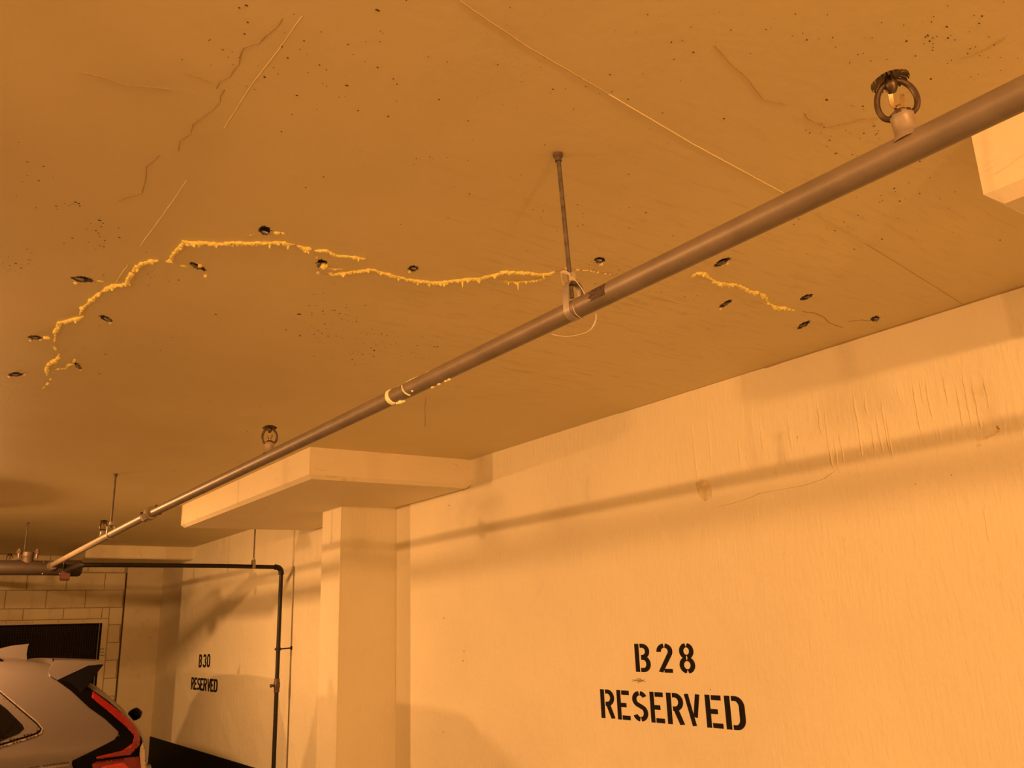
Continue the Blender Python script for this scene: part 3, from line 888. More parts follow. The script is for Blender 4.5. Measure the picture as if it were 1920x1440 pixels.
# ---- white cable ties round the hanger
tie = thing('cable_tie', 'white plastic tie looped round the hanger and dangling under the pipe', 'cable tie', V(PX, hy, PZ+.06))
def pxpts(lst):
    out = []
    for (a, b, x) in lst:
        q = on_x(a, b, x); out.append(V(*q))
    def cr(p0, p1, p2, p3, t):
        return .5*((2*p1)+(p2-p0)*t+(2*p0-5*p1+4*p2-p3)*t*t+(3*p1-p0-3*p2+p3)*t*t*t)
    res = []
    for i in range(len(out)-1):
        p0 = out[max(i-1, 0)]; p3 = out[min(i+2, len(out)-1)]
        for k in range(6): res.append(cr(p0, out[i], out[i+1], p3, k/6))
    res.append(out[-1])
    return res
MB().ribbon(pxpts([(1117, 588, 1.12), (1117, 600, 1.125), (1110, 614, 1.13), (1098, 623, 1.125), (1082, 628, 1.115), (1060, 631, 1.10), (1035, 627, 1.085)]), (.25, 1, .15), [.0012+.0020*abs(math.sin(k*.09)) for k in range(37)], .0008).build('dangling_tail', M_tie, tie)
MB().tube(pxpts([(1097, 552, 1.085), (1090, 540, 1.083), (1080, 527, 1.08), (1072, 520, 1.085), (1064, 514, 1.10), (1055, 512, 1.11), (1052, 516, 1.11), (1055, 527, 1.105), (1058, 534, 1.10)]), .0009, 8).build('loop', M_tie, tie)
MB().ribbon(pxpts([(1052, 511, 1.11), (1060, 509, 1.10), (1069, 514, 1.088)]), (0, .2, 1), .0022, .001).build('head', M_tie, tie)
MB().tube(pxpts([(1074, 573, 1.086), (1077, 584, 1.086), (1083, 592, 1.09), (1090, 597, 1.097)]), .0006, 8).build('loop', M_tie, tie)

# ---- cross main with end cap, tees and dark riser
MY, MZ, MR = 7.76, .582, .0575
mp = thing('sprinkler_main_pipe', 'thick dark capped main pipe at far left', 'pipe', V(.3, MY, MZ))
MB().tube([V(x, MY, MZ) for x in (-8.6, -4, -1, .5, 1.18)], MR, 32).build('pipe_length', M_main, mp)
MB().lathe([(MR+.001, 0), (MR+.007, .004), (MR+.007, .10), (MR+.002, .118), (MR*.75, .128), (.001, .13)], V(1.20, MY, MZ), (1, 0, 0), 32).build('end_cap', M_main, mp)
tee = MB().lathe([(MR*.75, .02), (.040, MR+.004), (.034, MR+.012), (.030, MR+.024)], V(1.105, MY, MZ+.012), (0, -1, 0), 20).build('mechanical_tee', M_main2, mp)
for s in (-1, 1):
    m = MB().box(*[tuple(V(1.105+s*.06-.018, MY-.045, MZ-.02)), tuple(V(1.105+s*.06+.018, MY-.02, MZ+.035))])
    m.build('tee_ear', M_main2, tee)
    MB().tube([V(1.105+s*.06, MY-.034, MZ-.05), V(1.105+s*.06, MY-.034, MZ+.045)], .007, 8).build('bolt', M_main2, tee)
# clip hanging under the cap
m = MB(); m.box(tuple(V(1.17, MY-.075, MZ-.088)), tuple(V(1.235, MY-.03, MZ-.03)))
m.lathe([(.016, 0), (.016, .065)], V(1.17, MY-.052, MZ-.085), (1, 0, 0), 12)
m.build('clip', M_redtag, mp)
# saddle tee on top with a run beyond the main
sd = MB().lathe([(.050, .02), (.046, MR), (.042, MR+.02), (.046, MR+.026), (.046, MR+.06), (.030, MR+.066)], V(.93, MY, MZ), (0, .12, 1), 20).build('saddle_tee', M_main2, mp)
for s in (-1, 1):
    MB().tube([V(.93+s*.062, MY-.01, MZ+MR+.015), V(.93+s*.062, MY-.01, MZ+MR+.085)], .011, 8).build('bolt', M_main2, sd)
    MB().lathe([(.018, 0), (.018, .024), (.010, .028)], V(.93+s*.062, MY-.01, MZ+MR+.052), (0, 0, 1), 6).build('nut', M_main2, sd)
b2 = thing('sprinkler_branch_pipe', 'short pale pipe leaving the main pipe towards the block wall', 'pipe', V(.9, MY+.1, MZ+.09))
MB().tube([V(.93, MY, MZ+MR+.045), V(.90, MY+.3, MZ+MR+.040), V(.80, 10.9, .70)], PR, 20).build('pipe_length', M_pipe, b2)
h3 = on_y(45, 1038, 8.3)
t3 = on_y(47, 988, 8.3)
rod_hanger('short rod hanger above the main pipe at the left edge', (h3.x, 8.3, 1.0), (h3.x, 8.3, h3.z-.01), .006, (h3.x, 8.3, h3.z-.05), PR, .010, topz=.05, nut=False)
s4 = on_y(16, 1062, 9.2)
sprinkler(b2, (s4.x, 9.2, s4.z), R_(15), 'tiny sprinkler head at the left edge above the main pipe')

DY = 7.06; DZ = .556; DR = .0167; DX = 2.735
dp_ = thing('drain_pipe', 'black iron pipe running along and turning down the wall', 'pipe', V(DX, DY, DZ))
MB().tube([V(1.215, DY+.02, DZ), V(1.6, DY, DZ+.003), V(2.2, DY, DZ+.004), V(DX-.04, DY, DZ)], DR, 20).build('horizontal_run', M_dark, dp_)
MB().tube([V(1.205, MY-.05, MZ-.02), V(1.205, DY+.05, DZ+.002), V(1.207, DY+.025, DZ), V(1.225, DY+.02, DZ)], DR*1.15, 16).build('elbow', M_dark, dp_)
el = [V(DX-.055, DY, DZ)]+[V(DX-.045+.045*math.sin(R_(a)), DY, DZ-.045+.045*math.cos(R_(a))) for a in range(0, 91, 15)]+[V(DX, DY, DZ-.06)]
MB().tube(el, [DR*1.5]+[DR*1.32]*(len(el)-2)+[DR*1.5], 20).build('elbow', M_dark, dp_)
MB().tube([V(DX, DY, z) for z in (DZ-.04, .2, -.2, -.8, -CAMH)], DR, 20).build('vertical_run', M_dark, dp_)
ju = on_x(517, 1285, DX).z
MB().lathe([(DR+.001, -.055), (DR+.006, -.052), (DR+.006, -.02), (DR+.009, -.015), (DR+.009, .02), (DR+.005, .03), (DR+.005, .052), (DR, .055)], V(DX, DY, ju), (0, 0, 1), 12).build('union_joint', M_main2, dp_)
MB().lathe([(.010, 0), (.010, .03), (.014, .032), (.014, .042), (.008, .046)], V(DX-.012, DY, ju), (-1, -.1, 0), 10).build('drain_plug', M_redtag, dp_)
jb = on_x(521, 1217, DX).z
m = MB().lathe([(DR, -.012), (DR+.005, -.012), (DR+.005, .012), (DR, .012)], V(DX, DY, jb), (0, 0, 1), 16)
m.tube([V(DX+DR, DY, jb), V(WX-.001, DY, jb+.004)], .006, 8)
m.tube([V(DX-DR-.012, DY, jb), V(DX-DR, DY, jb)], .006, 8)
m.lathe([(.018, 0), (.016, .006)], V(WX-.0005, DY, jb+.004), (-1, 0, 0), 12)
m.build('wall_bracket', M_dark, dp_)
cb = on_x(537, 1242, WX)
hx = on_y(475, 1060, DY).x
rod_hanger('rod and clip holding the black pipe near its elbow', (hx, DY, 1.0), (hx, DY, DZ+.02), .006, (hx, DY, DZ+.004), DR, .012, axis=(1, 0, 0), topz=.052)

# ================================================================ FOAM ALONG THE CRACK
def foam_seam(px, wpx, label, mat=M_foam, seed=1, dens=1.0, drip=.12, skip=.0, drips=(), name='foam_seam'):
    random.seed(seed)
    m = MB(); hol = MB()
    pr = resample([Vector((a, b, 0)) for a, b in px], 3.0/dens)
    n = len(pr)
    first = None
    big = 1.0
    for i, p in enumerate(pr):
        if random.random() < skip: continue
        q = on_z(p.x, p.y, 1.0)
        s = depth(q)/FPX
        big = .72+.55*mnoise.noise(Vector((i*.55, seed*3.1, 0)))+random.uniform(-.15, .2)
        taper = min(1, .35+i/4, .35+(n-1-i)/4)
        r = max(.34, big)*wpx*.62*s*taper
        if first is None: first = q
        # flattened bead hugging the slab
        m.lump(V(q.x+random.uniform(-.3, .3)*r, q.y+random.uniform(-.5, .5)*r, 1.0-r*.35), (r*1.05, r*1.25, r*.95), 2, .16)
        for _k in range(random.choice((0, 1, 1, 2))):
            a = random.uniform(0, 6.28); rr_ = r*random.uniform(.35, .65)
            m.lump(V(q.x+math.cos(a)*r*.8, q.y+math.sin(a)*r*.9, 1.0-r*random.uniform(.5, 1.1)), rr_, 2, .1)
        if random.random() < drip:
            l = r*random.uniform(1.2, 2.2)
            for k in range(4):
                m.lump(V(q.x, q.y, 1.0-r*.5-l*k/4), r*(.85-.16*k), 2, .1)
        if random.random() < .22*min(1, wpx/7):
            a = random.uniform(math.pi, 2*math.pi)   # dark lumps painted as shade in open bubbles, facing down and towards the aisle
            hol.lump(V(q.x+math.cos(a)*r*.4, q.y-r*random.uniform(.75, 1.05), 1.0-r*random.uniform(.8, 1.1)), (r*.26, r*.26, r*.26), 1, .1)
    for (a, b, l) in drips:
        q = on_z(a, b, 1.0); s = depth(q)/FPX; r = wpx*.42*s
        for k in range(7):
            m.lump(V(q.x, q.y, 1.0-l*s*k/6), r*(1.0-.105*k), 2, .12)
    root = thing(name, label, 'foam', V(first.x, first.y, 1.0), 'foam squeezed out along the ceiling crack')
    o = m.build('bead', mat, root, ang=180)
    if skip > 0: o['kind'] = 'stuff'
    rm = o.modifiers.new('merge', 'REMESH'); rm.mode = 'VOXEL'; rm.voxel_size = .0015; rm.use_smooth_shade = True
    if hol.v:
        hol.build('bubble_shade_dots', M_foamdk, root)['kind'] = 'stuff'
    return root
foam_seam([(79, 730), (88, 720), (93, 713), (97, 709)], 5.5, 'short crumbly end of the yellow foam bead, lowest at left', M_foam3, 1, skip=.15)
foam_seam([(88, 704), (88, 698), (88, 688), (92, 682), (97, 677), (107, 673), (111, 664)], 8, 'yellow foam bead just above the crumbly lower end', M_foam, 2)
foam_seam([(105.5, 656), (101, 648)], 8.5, 'stubby separate yellow foam lump between two left beads', M_foam, 3)
foam_seam([(102, 640), (104, 628), (104.5, 618), (110, 609), (111, 604), (118, 602), (129, 600), (142, 597), (156, 593)], 8, 'yellow foam bead bending right beside the leftmost injection holes', M_foam, 4)
foam_seam([(150, 588), (155, 577), (166, 567), (175, 558), (188, 548), (202, 539), (217, 534), (227, 534), (239, 530), (242, 519), (246, 513), (253, 503), (260, 498), (267, 493), (283, 489), (295, 488)], 8.2,
          'long slanting yellow foam bead climbing at left', M_foam, 5)
foam_seam([(102, 692), (112, 691), (122, 691), (129, 683), (137, 682), (140, 674), (140, 668)], 5.5, 'small side branch of foam drops at lower left', M_foam, 6, skip=.3)
foam_seam([(311, 489), (318, 490), (323, 480), (333, 467), (343, 457), (344, 452), (360, 455), (383, 454), (407, 457), (425, 456), (440, 454), (457, 455), (474, 455), (489, 454), (506, 455), (521, 452), (540, 457), (551, 458)], 8.2,
          'long level yellow foam bead with bubbles near the round hole', M_foam, 7, drips=((406, 456, 9), (506, 456, 10), (540, 458, 10), (365, 455, 9)))
foam_seam([(558, 460), (566, 464), (573, 466), (584, 466)], 7.5, 'pointed yellow foam drop at the end of the level bead', M_foam, 8, drips=((573, 466, 8),))
foam_seam([(590, 469), (602, 469), (612, 469), (620, 473), (626, 478), (634, 480), (651, 480), (660, 481), (672, 483), (686, 485)], 6.5, 'short thin foam bead overlapping above the middle bead', M_foam, 9, drips=((672, 483, 8),))
foam_seam([(613, 511), (620, 512), (628, 513), (650, 510), (662, 509), (673, 508), (691, 505), (702, 506), (714, 510), (727, 513), (740, 517), (760, 522), (783, 526), (810, 529), (827, 529), (847, 526), (867, 524), (880, 522), (898, 522), (913, 518), (930, 514), (943, 509), (963, 510), (990, 511), (1010, 514), (1027, 513), (1040, 509)], 7.2,
          'longest wavy yellow foam bead running to the pipe hanger', M_foam, 10, drips=((867, 525, 14), (747, 520, 7), (805, 529, 9), (827, 529, 8), (898, 523, 8), (783, 527, 8)))
foam_seam([(615, 503), (630, 504), (644, 504)], 4.5, 'faint short foam bead right of the foam-filled hole', M_foam3, 11, skip=.3)
foam_seam([(937, 525), (945, 526), (955, 527), (973, 527), (988, 526), (1003, 525), (1015, 522), (1027, 518)], 6.5, 'dripping lower foam branch left of the pipe hanger', M_foam, 12, drips=((971, 527, 18), (953, 527, 7), (986, 526, 7)))
foam_seam([(1055, 502), (1093, 507), (1105, 507), (1120, 510), (1140, 513), (1160, 513)], 4, 'row of tiny foam dots between hanger and pipe', M_foam3, 13, skip=.62)
foam_seam([(1296, 519), (1300, 515), (1309, 511), (1321, 513), (1331, 521), (1340, 527), (1350, 530), (1366, 533), (1376, 532), (1391, 537), (1405, 545), (1423, 549), (1431, 553), (1436, 558), (1440, 567), (1450, 573), (1458, 576), (1474, 577), (1482, 580), (1491, 582)], 6.2,
          'yellow foam bead beyond the pipe at right', M_foam, 14, drips=((1353, 532, 7), (1366, 534, 6), (1459, 577, 6)))
foam_seam([(1423, 570), (1432, 568), (1440, 566)], 4, 'little foam spur below the right-hand bead', M_foam3, 15, skip=.3)
foam_seam([(1500, 585), (1515, 588), (1530, 590), (1545, 600), (1557, 608)], 3.4, 'faint overpainted foam dots trailing towards the wall', M_foam3, 16, skip=.6)

# ---- injection ports standing in the chipped holes
PORTS = [
 ('round injection hole with a pale foam tail above the level foam bead', [(519, 436, 7, 3.5), (530, 437, 4, 2)], [(498, 436)]),
 ('injection hole with a bent foam tail below the level foam bead', [(385, 516, 3.5, 4), (375, 497, 4, 4), (345, 498, 7, 2.5)], [(366, 499)]),
 ('long ragged injection hole left of the slanting foam bead', [(142, 530, 4, 3), (188, 527, 6, 1.5)], [(150, 523)]),
 ('injection hole right of the slanting foam bead, alone', [(206, 604, 3, 3)], [(202, 598)]),
 ('injection hole joined to the foam bead by a foam lump at far left', [(87, 632, 7, 4), (57, 638, 2.5, 2.5), (76, 637, 3, 2.5)], [(66, 633)]),
 ('injection slot nearest the left edge of the picture', [(17, 706, 2.5, 2), (46, 702, 2.5, 2)], [(30, 702)]),
 ('small injection hole at the tip of the foam side branch', [(151, 693, 2.2, 2.2)], [(146, 686)]),
 ('injection hole half filled with foam where two beads overlap', [(607, 496, 7, 7), (597, 509, 3, 5), (594, 481, 3, 3)], [(598, 494)]),
 ('injection hole above the middle of the longest foam bead', [(768, 509, 3, 3)], [(777, 503)]),
 ('injection hole just right of the hanger rod', [(1128, 494, 3, 4)], [(1125, 488)]),
 ('large slanting injection hole beyond the pipe, above the right foam bead', [(1363, 494, 3, 2.5)], [(1353, 492)]),
 ('curved injection slot below the right foam bead', [(1351, 578, 1.5, 2.5)], [(1361, 569)]),
 ('injection hole right of the end of the right foam bead', [], [(1514, 556)]),
 ('injection slot below the faint foam dots', [], [(1506, 609)]),
 ('small injection hole closest to the wall corner', [(1632, 602, 3, 1.5), (1648, 601, 3, 1.5)], [(1643, 597)]),
]
for (h, (label, foams, pk)) in zip(HOLES, PORTS):
    c = on_z(h[0], h[1], 1.0)
    t = thing('injection_port', label, 'injection port', V(c.x, c.y, 1.0), 'injection ports drilled along the ceiling crack')
    random.seed(int(h[0]))
    s = depth(c)/FPX
    for (a, b) in pk:
        q = on_z(a, b, 1.0)
        e = on_z(a+h[2]*.55, b+h[3]*.55, 1.0)
        dv = Vector((e.x-q.x, e.y-q.y, 0)); l = dv.length or 1
        dv = dv/l
        r = min(.007, h[4]*s*.8)
        MB().tube([V(q.x, q.y, 1.0+.004)-dv*l*.9, V(q.x, q.y, 1.0-.0005), V(q.x, q.y, 1.0-.002)+dv*l*.7], [r*.8, r, r*.7], 10).build('packer_stem', M_packer, t)
    m = MB()       # broken lip of concrete
    L_ = math.hypot(h[2], h[3]); ux, uy = h[2]/L_, h[3]/L_
    for k in range(9):
        a = 2*math.pi*k/9+random.uniform(-.2, .2)
        e = math.cos(a)*L_*1.02; f = math.sin(a)*h[4]*1.05
        q = on_z(h[0]+ux*e-uy*f, h[1]+uy*e+ux*f, 1.0)
        m.lump(V(q.x, q.y, 1.0+.0005), (s*1.8*random.uniform(.6, 1.3), s*2.4, s*1.0), 1, .3)
    m.build('broken_lip', M_raw, t, smooth=False)['kind'] = 'stuff'
    for (a, b, rx, ry) in foams:
        q = on_z(a, b, 1.0)
        MB().lump(V(q.x, q.y, 1.0-ry*s*.35), (rx*s, ry*s*1.2, ry*s*.9), 2, .25).build('foam_blob', M_foam if rx > 3.2 else M_foam3, t)
# foam trace on the round hole's left
foam_seam([(465, 443), (472, 439), (479, 437)], 3.5, 'pale smear of foam left of the round hole', M_foam3, 17, skip=.2)

# ================================================================ CAR
CY = 7.0          # plane of the car's near flank
def tumble(z):
    """inward lean of the flank above the belt line (z above floor)"""
    b = .93
    if z <= b: return .03*max(0, (.75-z)/.5)**2
    return .30*((z-b)/.68)**1.5
def cp(px, py):
    Y = CY
    for _ in range(6):
        q = on_y(px, py, Y); Y = CY+tumble(q.z+CAMH)
    return (q.x, q.z+CAMH)
roof_px = [(0, 1237), (50, 1240), (100, 1246), (140, 1254)]
rear_px = [(158, 1270), (171, 1280), (187, 1288), (213, 1309), (239, 1333), (260, 1358), (270, 1374), (276, 1392), (279, 1412), (280, 1440)]
rear = [cp(*p) for p in rear_px]
XR = rear[-1][0]
outline = [cp(*p) for p in roof_px]+rear
outline += [(XR+.03, .80), (XR+.06, .66), (XR+.05, .48), (XR-.02, .33), (XR-.35, .27), (-.5, .25), (-2.5, .26), (-2.86, .32), (-2.93, .52), (-2.90, .74), (-2.78, .88),
            (-2.3, .97), (-1.72, 1.04), (-1.2, 1.32), (-.72, 1.54), (-.3, 1.595), (.2, 1.605)]
def dist_out(x, z):
    best = 81.0
    n = len(outline)
    for i in range(n):
        ax_, az_ = outline[i]; bx_, bz_ = outline[(i+1) % n]
        if (ax_-x)**2 > .25 and (bx_-x)**2 > .25 and (ax_-x)*(bx_-x) > 0: continue
        dx, dz = bx_-ax_, bz_-az_
        t = ((x-ax_)*dx+(z-az_)*dz)/(dx*dx+dz*dz)
        t = 0 if t < 0 else 1 if t > 1 else t
        d = (ax_+dx*t-x)**2+(az_+dz*t-z)**2
        if d < best: best = d
    return math.sqrt(best)
RR = .10
def flank(x, z, d=0.0):
    e = dist_out(x, z)
    ins = 0 if e >= RR else RR-math.sqrt(max(0, RR*RR-(RR-e)**2))
    ins *= .85
    return CY+tumble(z)+ins-d
CW = 1.86
def cut_poly(poly, step):
    bm = bmesh.new()
    vs = [bm.verts.new((x, 0, z)) for x, z in poly]
    bm.faces.new(vs)
    xs = [p[0] for p in poly]; zs = [p[1] for p in poly]
    x = math.ceil(min(xs)/step)*step
    while x < max(xs):
        bmesh.ops.bisect_plane(bm, geom=bm.verts[:]+bm.edges[:]+bm.faces[:], plane_co=(x, 0, 0), plane_no=(1, 0, 0)); x += step
    z = math.ceil(min(zs)/step)*step
    while z < max(zs):
        bmesh.ops.bisect_plane(bm, geom=bm.verts[:]+bm.edges[:]+bm.faces[:], plane_co=(0, 0, z), plane_no=(0, 0, 1)); z += step
    bmesh.ops.triangulate(bm, faces=[f for f in bm.faces if len(f.verts) > 4])
    bm.verts.index_update()
    r = ([(v.co.x, v.co.z) for v in bm.verts], [tuple(v.index for v in f.verts) for f in bm.faces])
    bm.free()
    return r
def dens(poly, step):
    out = []
    for i in range(len(poly)):
        a = Vector(poly[i]); b = Vector(poly[(i+1) % len(poly)])
        n = max(1, int((b-a).length/step))
        for k in range(n):
            out.append(tuple(a.lerp(b, k/n)))
    return out
car = thing('parked_car', 'silver hatchback SUV parked in front of the far wall vent', 'car', Vector((0, CY+CW/2, 0)))
def smooth_closed(poly, it=1):
    for _ in range(it):
        q = []
        n = len(poly)
        for i in range(n):
            a = Vector(poly[i]); b = Vector(poly[(i+1) % n])
            q.append(tuple(a.lerp(b, .25))); q.append(tuple(a.lerp(b, .75)))
        poly = q
    return poly
outline = smooth_closed(outline, 2)
ov = dens(outline, .025)
pv, pf = cut_poly(ov, .025)
m = MB()
vsL = [(x, flank(x, z), z) for x, z in pv]
vsR = [(x, 2*CY+CW-flank(x, z), z) for x, z in pv]
nL_ = len(vsL)
m.add(vsL+vsR, pf+[tuple(nL_+i for i in reversed(f)) for f in pf])
# skin across the car
ns = 14; vs = []; fs = []; no = len(ov)
for (x, z) in ov:
    y0 = flank(x, z); y1 = 2*CY+CW-y0
    for k in range(ns+1):
        t = k/ns; bow = 4*t*(1-t)
        xx, zz = x, z
        if z > 1.35 and x < 1.6: zz += .018*bow
        if x > 1.2: xx += .015*bow
        vs.append((xx, y0+(y1-y0)*t, zz))
for i in range(no):
    j = (i+1) % no
    for k in range(ns):
        fs.append((i*(ns+1)+k, i*(ns+1)+k+1, j*(ns+1)+k+1, j*(ns+1)+k))
m.add(vs, fs)
bm = bmesh.new()
tmp = bpy.data.meshes.new('body'); tmp.from_pydata([Vector(v) for v in m.v], [], m.f)
bm.from_mesh(tmp); bmesh.ops.remove_doubles(bm, verts=bm.verts, dist=.0008); bmesh.ops.recalc_face_normals(bm, faces=bm.faces)
bm.to_mesh(tmp); bm.free()
tmp.polygons.foreach_set('use_smooth', [True]*len(tmp.polygons)); tmp.set_sharp_from_angle(angle=R_(60))
tmp.materials.append(M_paint)
body = obj('body', tmp, car)

def patch(name, px, d0, d1, mat, parent, step=.02, both=True, poly=None, rnd=0):
    """panel that follows the flank, standing d1 proud, its back at d0"""
    P = poly if poly else [cp(*p) for p in px]
    if rnd: P = smooth_closed(P, rnd)
    P = dens(P, step)
    v, f = cut_poly(P, step)
    area = sum(P[i][0]*P[(i+1) % len(P)][1]-P[(i+1) % len(P)][0]*P[i][1] for i in range(len(P)))
    m = MB(); n = len(v); k = len(P)
    for side in ((0, 1) if both else (0,)):
        def yy(x, z, d):
            y = flank(x, z, d); return y if side == 0 else 2*CY+CW-y
        m.add([(x, yy(x, z, d1), z) for x, z in v], f)
        ring = [(x, yy(x, z, d1), z) for x, z in P]+[(x, yy(x, z, d0), z) for x, z in P]
        m.add(ring, [(i, (i+1) % k, k+(i+1) % k, k+i) for i in range(k)])
        if not both: break
    if both:
        # near side and far side are separate objects
        half = len(m.v)//2; hf = len(m.f)//2
        a = MB(); a.v = m.v[:half]; a.f = m.f[:hf]; a.mi = [0]*hf
        b = MB(); b.v = m.v[half:]; b.f = [tuple(i-half for i in q) for q in m.f[hf:]]; b.mi = [0]*(len(m.f)-hf)
        oa = wbuild(a, name, mat, parent); wbuild(b, name, mat, parent)
        return oa
    return wbuild(m, name, mat, parent)
def wbuild(m, name, mat, parent):
    me = bpy.data.meshes.new(name); me.from_pydata(m.v, [], m.f)
    bm = bmesh.new(); bm.from_mesh(me); bmesh.ops.remove_doubles(bm, verts=bm.verts, dist=.0004)
    bmesh.ops.recalc_face_normals(bm, faces=bm.faces); bm.to_mesh(me); bm.free()
    me.polygons.foreach_set('use_smooth', [True]*len(me.polygons)); me.set_sharp_from_angle(angle=R_(40))
    me.materials.append(mat)
    return obj(name, me, parent)
# black pillar trim running into the lamp cluster
patch('pillar_trim', [(107, 1276), (135, 1262), (150, 1268), (166, 1288), (205, 1315), (238, 1344), (259, 1366), (268, 1386), (272, 1405), (273, 1440), (272, 1470), (150, 1470), (134, 1432), (136, 1426), (175, 1407), (214, 1387), (221, 1378), (222, 1372), (196, 1347), (165, 1325), (132, 1294)],
      -.01, .006, M_blackgloss, car)
lamp = patch('tail_lamp', [(171, 1308), (174, 1296), (194, 1311), (235, 1342), (256, 1362), (263, 1376), (261, 1397), (243, 1415), (181, 1423), (179, 1419), (229, 1407), (248, 1393), (251, 1380), (233, 1360), (194, 1327)],
             -.004, .018, M_red, car, .02)
patch('reflector', [(190, 1437), (231, 1430), (243, 1442), (238, 1462), (188, 1466)], -.004, .014, M_red2, lamp, .02)
patch('lower_lens', [(172, 1433), (180, 1428), (240, 1420), (262, 1418), (268, 1440), (266, 1470), (180, 1470)], -.004, .010, M_red, lamp, .02)
patch('reversing_lens', [(262, 1402), (268, 1392), (272, 1402), (274, 1440), (270, 1465), (264, 1440), (261, 1415)], -.004, .020, M_clear, lamp, .02)
# quarter window
qf = patch('window_trim', [(-90, 1238+18), (-60, 1262), (0, 1294), (72, 1354), (81, 1366), (78, 1375), (64, 1382), (0, 1402), (-90, 1425)], -.01, .004, M_chrome, car, rnd=0)
patch('window_gap', [(-90, 1260), (-60, 1266), (0, 1297), (69, 1355), (78, 1366), (75, 1373), (62, 1379), (0, 1398), (-90, 1421)], -.01, .0055, M_blackmat, car)
patch('window_surround', [(-90, 1264), (-60, 1270), (0, 1300), (67, 1357), (75, 1366), (72, 1371), (60, 1376.5), (0, 1395), (-90, 1417)], -.01, .0075, M_paint, car)
patch('quarter_glass', [(-90, 1286), (-40, 1293), (0, 1320), (12, 1329), (42, 1359), (45, 1366), (35, 1375), (0, 1390), (-90, 1412)], -.01, .010, M_glass, car)
# front and rear door glass further forward
for a, b in ((.55, -.25), (-.30, -1.1)):
    zt = 1.50; zb = 1.05
    patch('door_glass', None, -.01, .004, M_glass, car, .06, poly=[(a, zb), (a, zt if b > -.9 else zt), (max(b, -.75), zt), (b-.1, zb)])
# shoulder crease
patch('shoulder_line', [(-90, 1475), (-40, 1463), (0, 1452), (60, 1437), (120, 1428), (134, 1427), (134, 1434), (60, 1446), (0, 1462), (-90, 1486)], -.01, .012, M_paint, car)
# tailgate spoiler
def spoiler():
    m = MB(); ns = 16; vs = []; fs = []
    prof = [cp(91, 1257), cp(105, 1238), cp(150, 1238.5), cp(194, 1241), cp(195, 1245), cp(165, 1248), cp(107, 1275), cp(94, 1268)]
    n = len(prof)
    for k in range(ns+1):
        t = k/ns; bow = 4*t*(1-t)
        for i, (x, z) in enumerate(prof):
            y0 = CY+tumble(z)-.010; y1 = CY*2+CW-y0
            vs.append((x+.05*bow*(1 if i in (3, 4) else .2), y0+(y1-y0)*t, z+.012*bow))
    for k in range(ns):
        for i in range(n):
            j = (i+1) % n
            fs.append((k*n+i, k*n+j, (k+1)*n+j, (k+1)*n+i))
    fs.append(tuple(range(n-1, -1, -1))); fs.append(tuple(ns*n+i for i in range(n)))
    m.add(vs, fs)
    return m.build('spoiler', M_paint, car, ang=30)
spl = spoiler()
# black underside of the spoiler reaching down to the pillar
def under():
    m = MB(); vs = []; fs = []
    prof = [cp(107, 1276), cp(165, 1248.5), cp(194, 1246), cp(183, 1260), cp(167, 1284), cp(150, 1300)]
    n = len(prof)
    for sgn in (0, 1):
        for dep in (0, .30):
            for (x, z) in prof:
                y = CY+tumble(z)-.006+dep
                vs.append((x, y if sgn == 0 else CY*2+CW-y, z))
    for sgn in (0, 1):
        b = sgn*2*n
        fs = [tuple(range(n)), tuple(n+i for i in range(n-1, -1, -1))]
        for i in range(n):
            j = (i+1) % n; fs.append((i, j, n+j, n+i))
        MB().add(vs[b:b+2*n], fs).build('side_fin', M_blackmat, spl, ang=30)
under()
MB().tube([Vector((cp(92, 1266)[0], CY+tumble(cp(92, 1266)[1])+.035, cp(92, 1266)[1])), Vector((cp(91, 1258)[0], CY+tumble(cp(91, 1258)[1])+.04, cp(91, 1258)[1])), Vector((cp(104, 1245)[0], CY+tumble(1.57)+.055, cp(104, 1245)[1])), Vector((cp(104, 1236)[0], CY+tumble(1.58)+.075, cp(104, 1236)[1]))], .006, 8).build('panel_gap', M_blackmat, spl)
# rear window glass and tailgate handle / camera
def hatch_glass():
    m = MB(); vs = []; fs = []; ns = 10
    rows = [cp(168, 1288), cp(205, 1314), cp(232, 1338)]
    for (x, z) in rows:
        y0 = CY+.26; y1 = CY*2+CW-y0
        for k in range(ns+1):
            t = k/ns; bow = 4*t*(1-t)
            vs.append((x+.012+.045*bow, y0+(y1-y0)*t, z+.012))
    for i in range(2):
        for k in range(ns): fs.append((i*(ns+1)+k, i*(ns+1)+k+1, (i+1)*(ns+1)+k+1, (i+1)*(ns+1)+k))
    o = len(vs); vs2 = [(x-.02, y, z-.02) for x, y, z in vs]
    m.add(vs+vs2, fs+[tuple(o+i for i in reversed(f)) for f in fs])
    return m.build('rear_glass', M_glass, car)
hatch_glass()
yb = CY+CW/2+.1
bq = on_y(252, 1338, yb)
m = MB()
m.lump(Vector((bq.x+.005, yb, bq.z+CAMH-.005)), (.055, .06, .050), 3, .06)
m.tube([Vector((bq.x-.10, yb, bq.z+CAMH-.06)), Vector((bq.x, yb, bq.z+CAMH-.02))], .03, 12)
m.build('wiper_pivot', M_blackgloss, car)
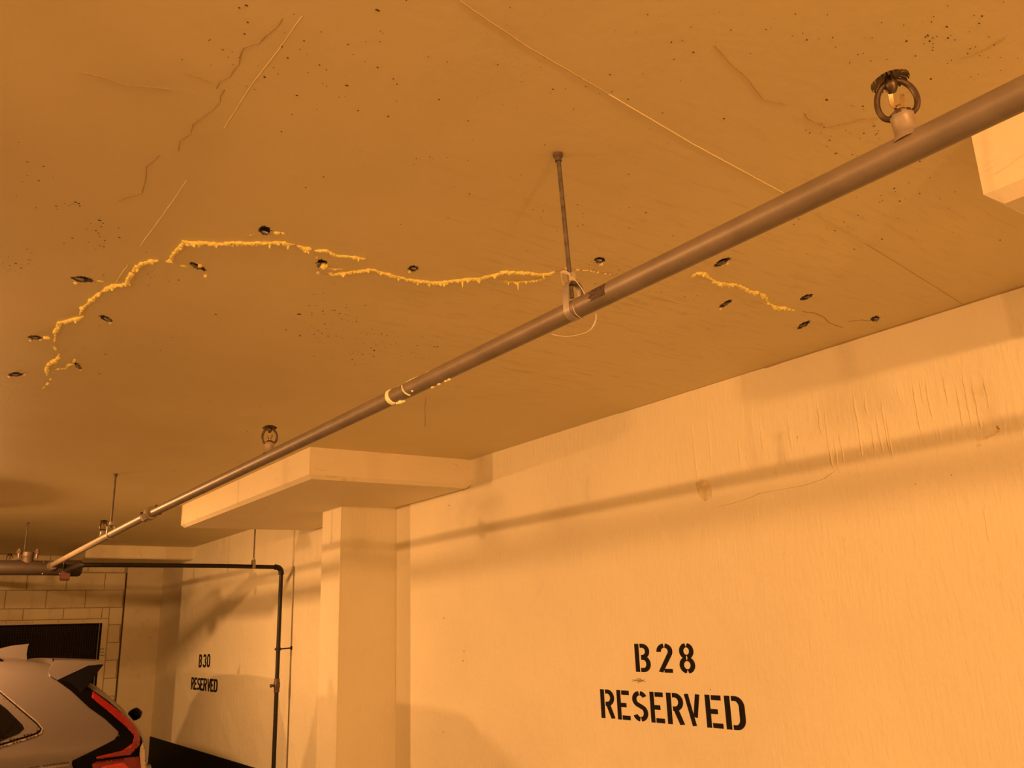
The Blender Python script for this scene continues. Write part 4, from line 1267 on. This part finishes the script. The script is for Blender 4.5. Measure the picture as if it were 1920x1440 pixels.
# antenna fin
fq = [on_y(a, b, CY+CW/2) for a, b in ((-40, 1234), (0, 1216), (20, 1211), (54, 1207), (52, 1212), (49, 1226), (50, 1240), (-40, 1244))]
m = MB(); n = len(fq); vs = []
for (s, w) in ((-1, 1), (0, 0), (1, 1)):
    for q in fq:
        h = max(0, min(1, (q.z-fq[6].z)/(fq[3].z-fq[6].z)))
        vs.append((q.x, CY+CW/2+s*(.034-.026*h), q.z+CAMH))
fs = [tuple(range(n)), tuple(2*n+i for i in range(n-1, -1, -1))]
for r_ in range(2):
    for i in range(n):
        j = (i+1) % n; fs.append((r_*n+i, r_*n+j, (r_+1)*n+j, (r_+1)*n+i))
m.add(vs, fs); m.build('antenna_fin', M_paint, car, ang=50)
# roof rails, wheels, lower cladding
for y in (CY+tumble(1.58)+.05, CY*2+CW-CY-tumble(1.58)-.05):
    MB().tube([Vector((x, y, z)) for x, z in ((.80, 1.55), (.74, 1.580), (.3, 1.600), (-.4, 1.600), (-.5, 1.57))], .015, 10).build('roof_rail', M_blackmat, car)
for wx in (.88, -2.02):
    for sy in (0, 1):
        y = CY+.015 if sy == 0 else CY+CW-.015-.22
        wo = MB().lathe([(.20, 0), (.33, .0), (.355, .03), (.355, .19), (.33, .22), (.20, .22)], Vector((wx, y, .355)), (0, 1, 0), 32).build('wheel', M_tyre, car)
        MB().lathe([(.215, .012), (.20, .02), (.06, .03), (.05, .012), (.02, .008)], Vector((wx, y if sy == 0 else y+.195, .355)), (0, 1, 0), 20).build('rim', M_chrome, wo)
patch('sill_cladding', None, -.01, .01, M_blackmat, car, .08, poly=[(XR-.05, .36), (XR-.02, .52), (.4, .42), (-2.0, .42), (-2.8, .45), (-2.8, .34), (-2.0, .29), (.5, .29), (XR-.4, .31)])

# ---- a second car of the same kind in the bay before the column (its shadow falls on the wall)
def copy_tree(o, parent=None):
    c = o.copy(); col.objects.link(c)
    if parent is not None:
        c.parent = parent; c.matrix_parent_inverse = o.matrix_parent_inverse.copy()
    for ch in list(o.children): copy_tree(ch, c)
    return c
car2 = copy_tree(car)
car2.location = Vector((-1.45, 5.85, 0)); car2.scale = (1.08, 1.0, 1.08)
car2['label'] = 'second silver SUV in the bay left of the column, outside the picture'

# ================================================================ LAMPS (out of the picture, on the slab over the aisle)
WHERE = ['over the stalls behind the camera', 'over the stalls just left of the picture', 'over the stalls above the parked silver car',
         'across the aisle towards the far wall', 'across the aisle left of the camera', 'across the aisle behind the camera']
for i, (x, y, z, w, r) in enumerate(LAMPS):
    t = thing('ceiling_lamp', 'round sodium lamp under the slab '+WHERE[i], 'lamp', V(x, y, 1.0), 'sodium lamps on the slab')
    h = 1.0-z
    MB().lathe([(.02, 0), (.02, h-.11), (.06, h-.10), (.125, h+.004), (.120, h+.006), (.055, h-.09), (.02, h-.095)] if i in (1, 2) else
               [(.03, 0), (.03, h*.35), (.12, h*.4), (.30, h-.055), (.30, h-.050), (.10, h*.5), (.05, h*.55)] if h > .15 else
               [(.05, 0), (.05, h*.3), (.30, h-.052), (.30, h-.047), (.05, h*.4)], V(x, y, 1.0), (0, 0, -1), 32).build('reflector', M_lampmetal, t)
    l = bpy.data.lights.new('sodium_light', 'POINT'); l.energy = w; l.color = SODIUM; l.shadow_soft_size = r
    lo = bpy.data.objects.new('sodium_light', l); col.objects.link(lo); lo.parent = t; lo.location = (0, 0, z-1.0)
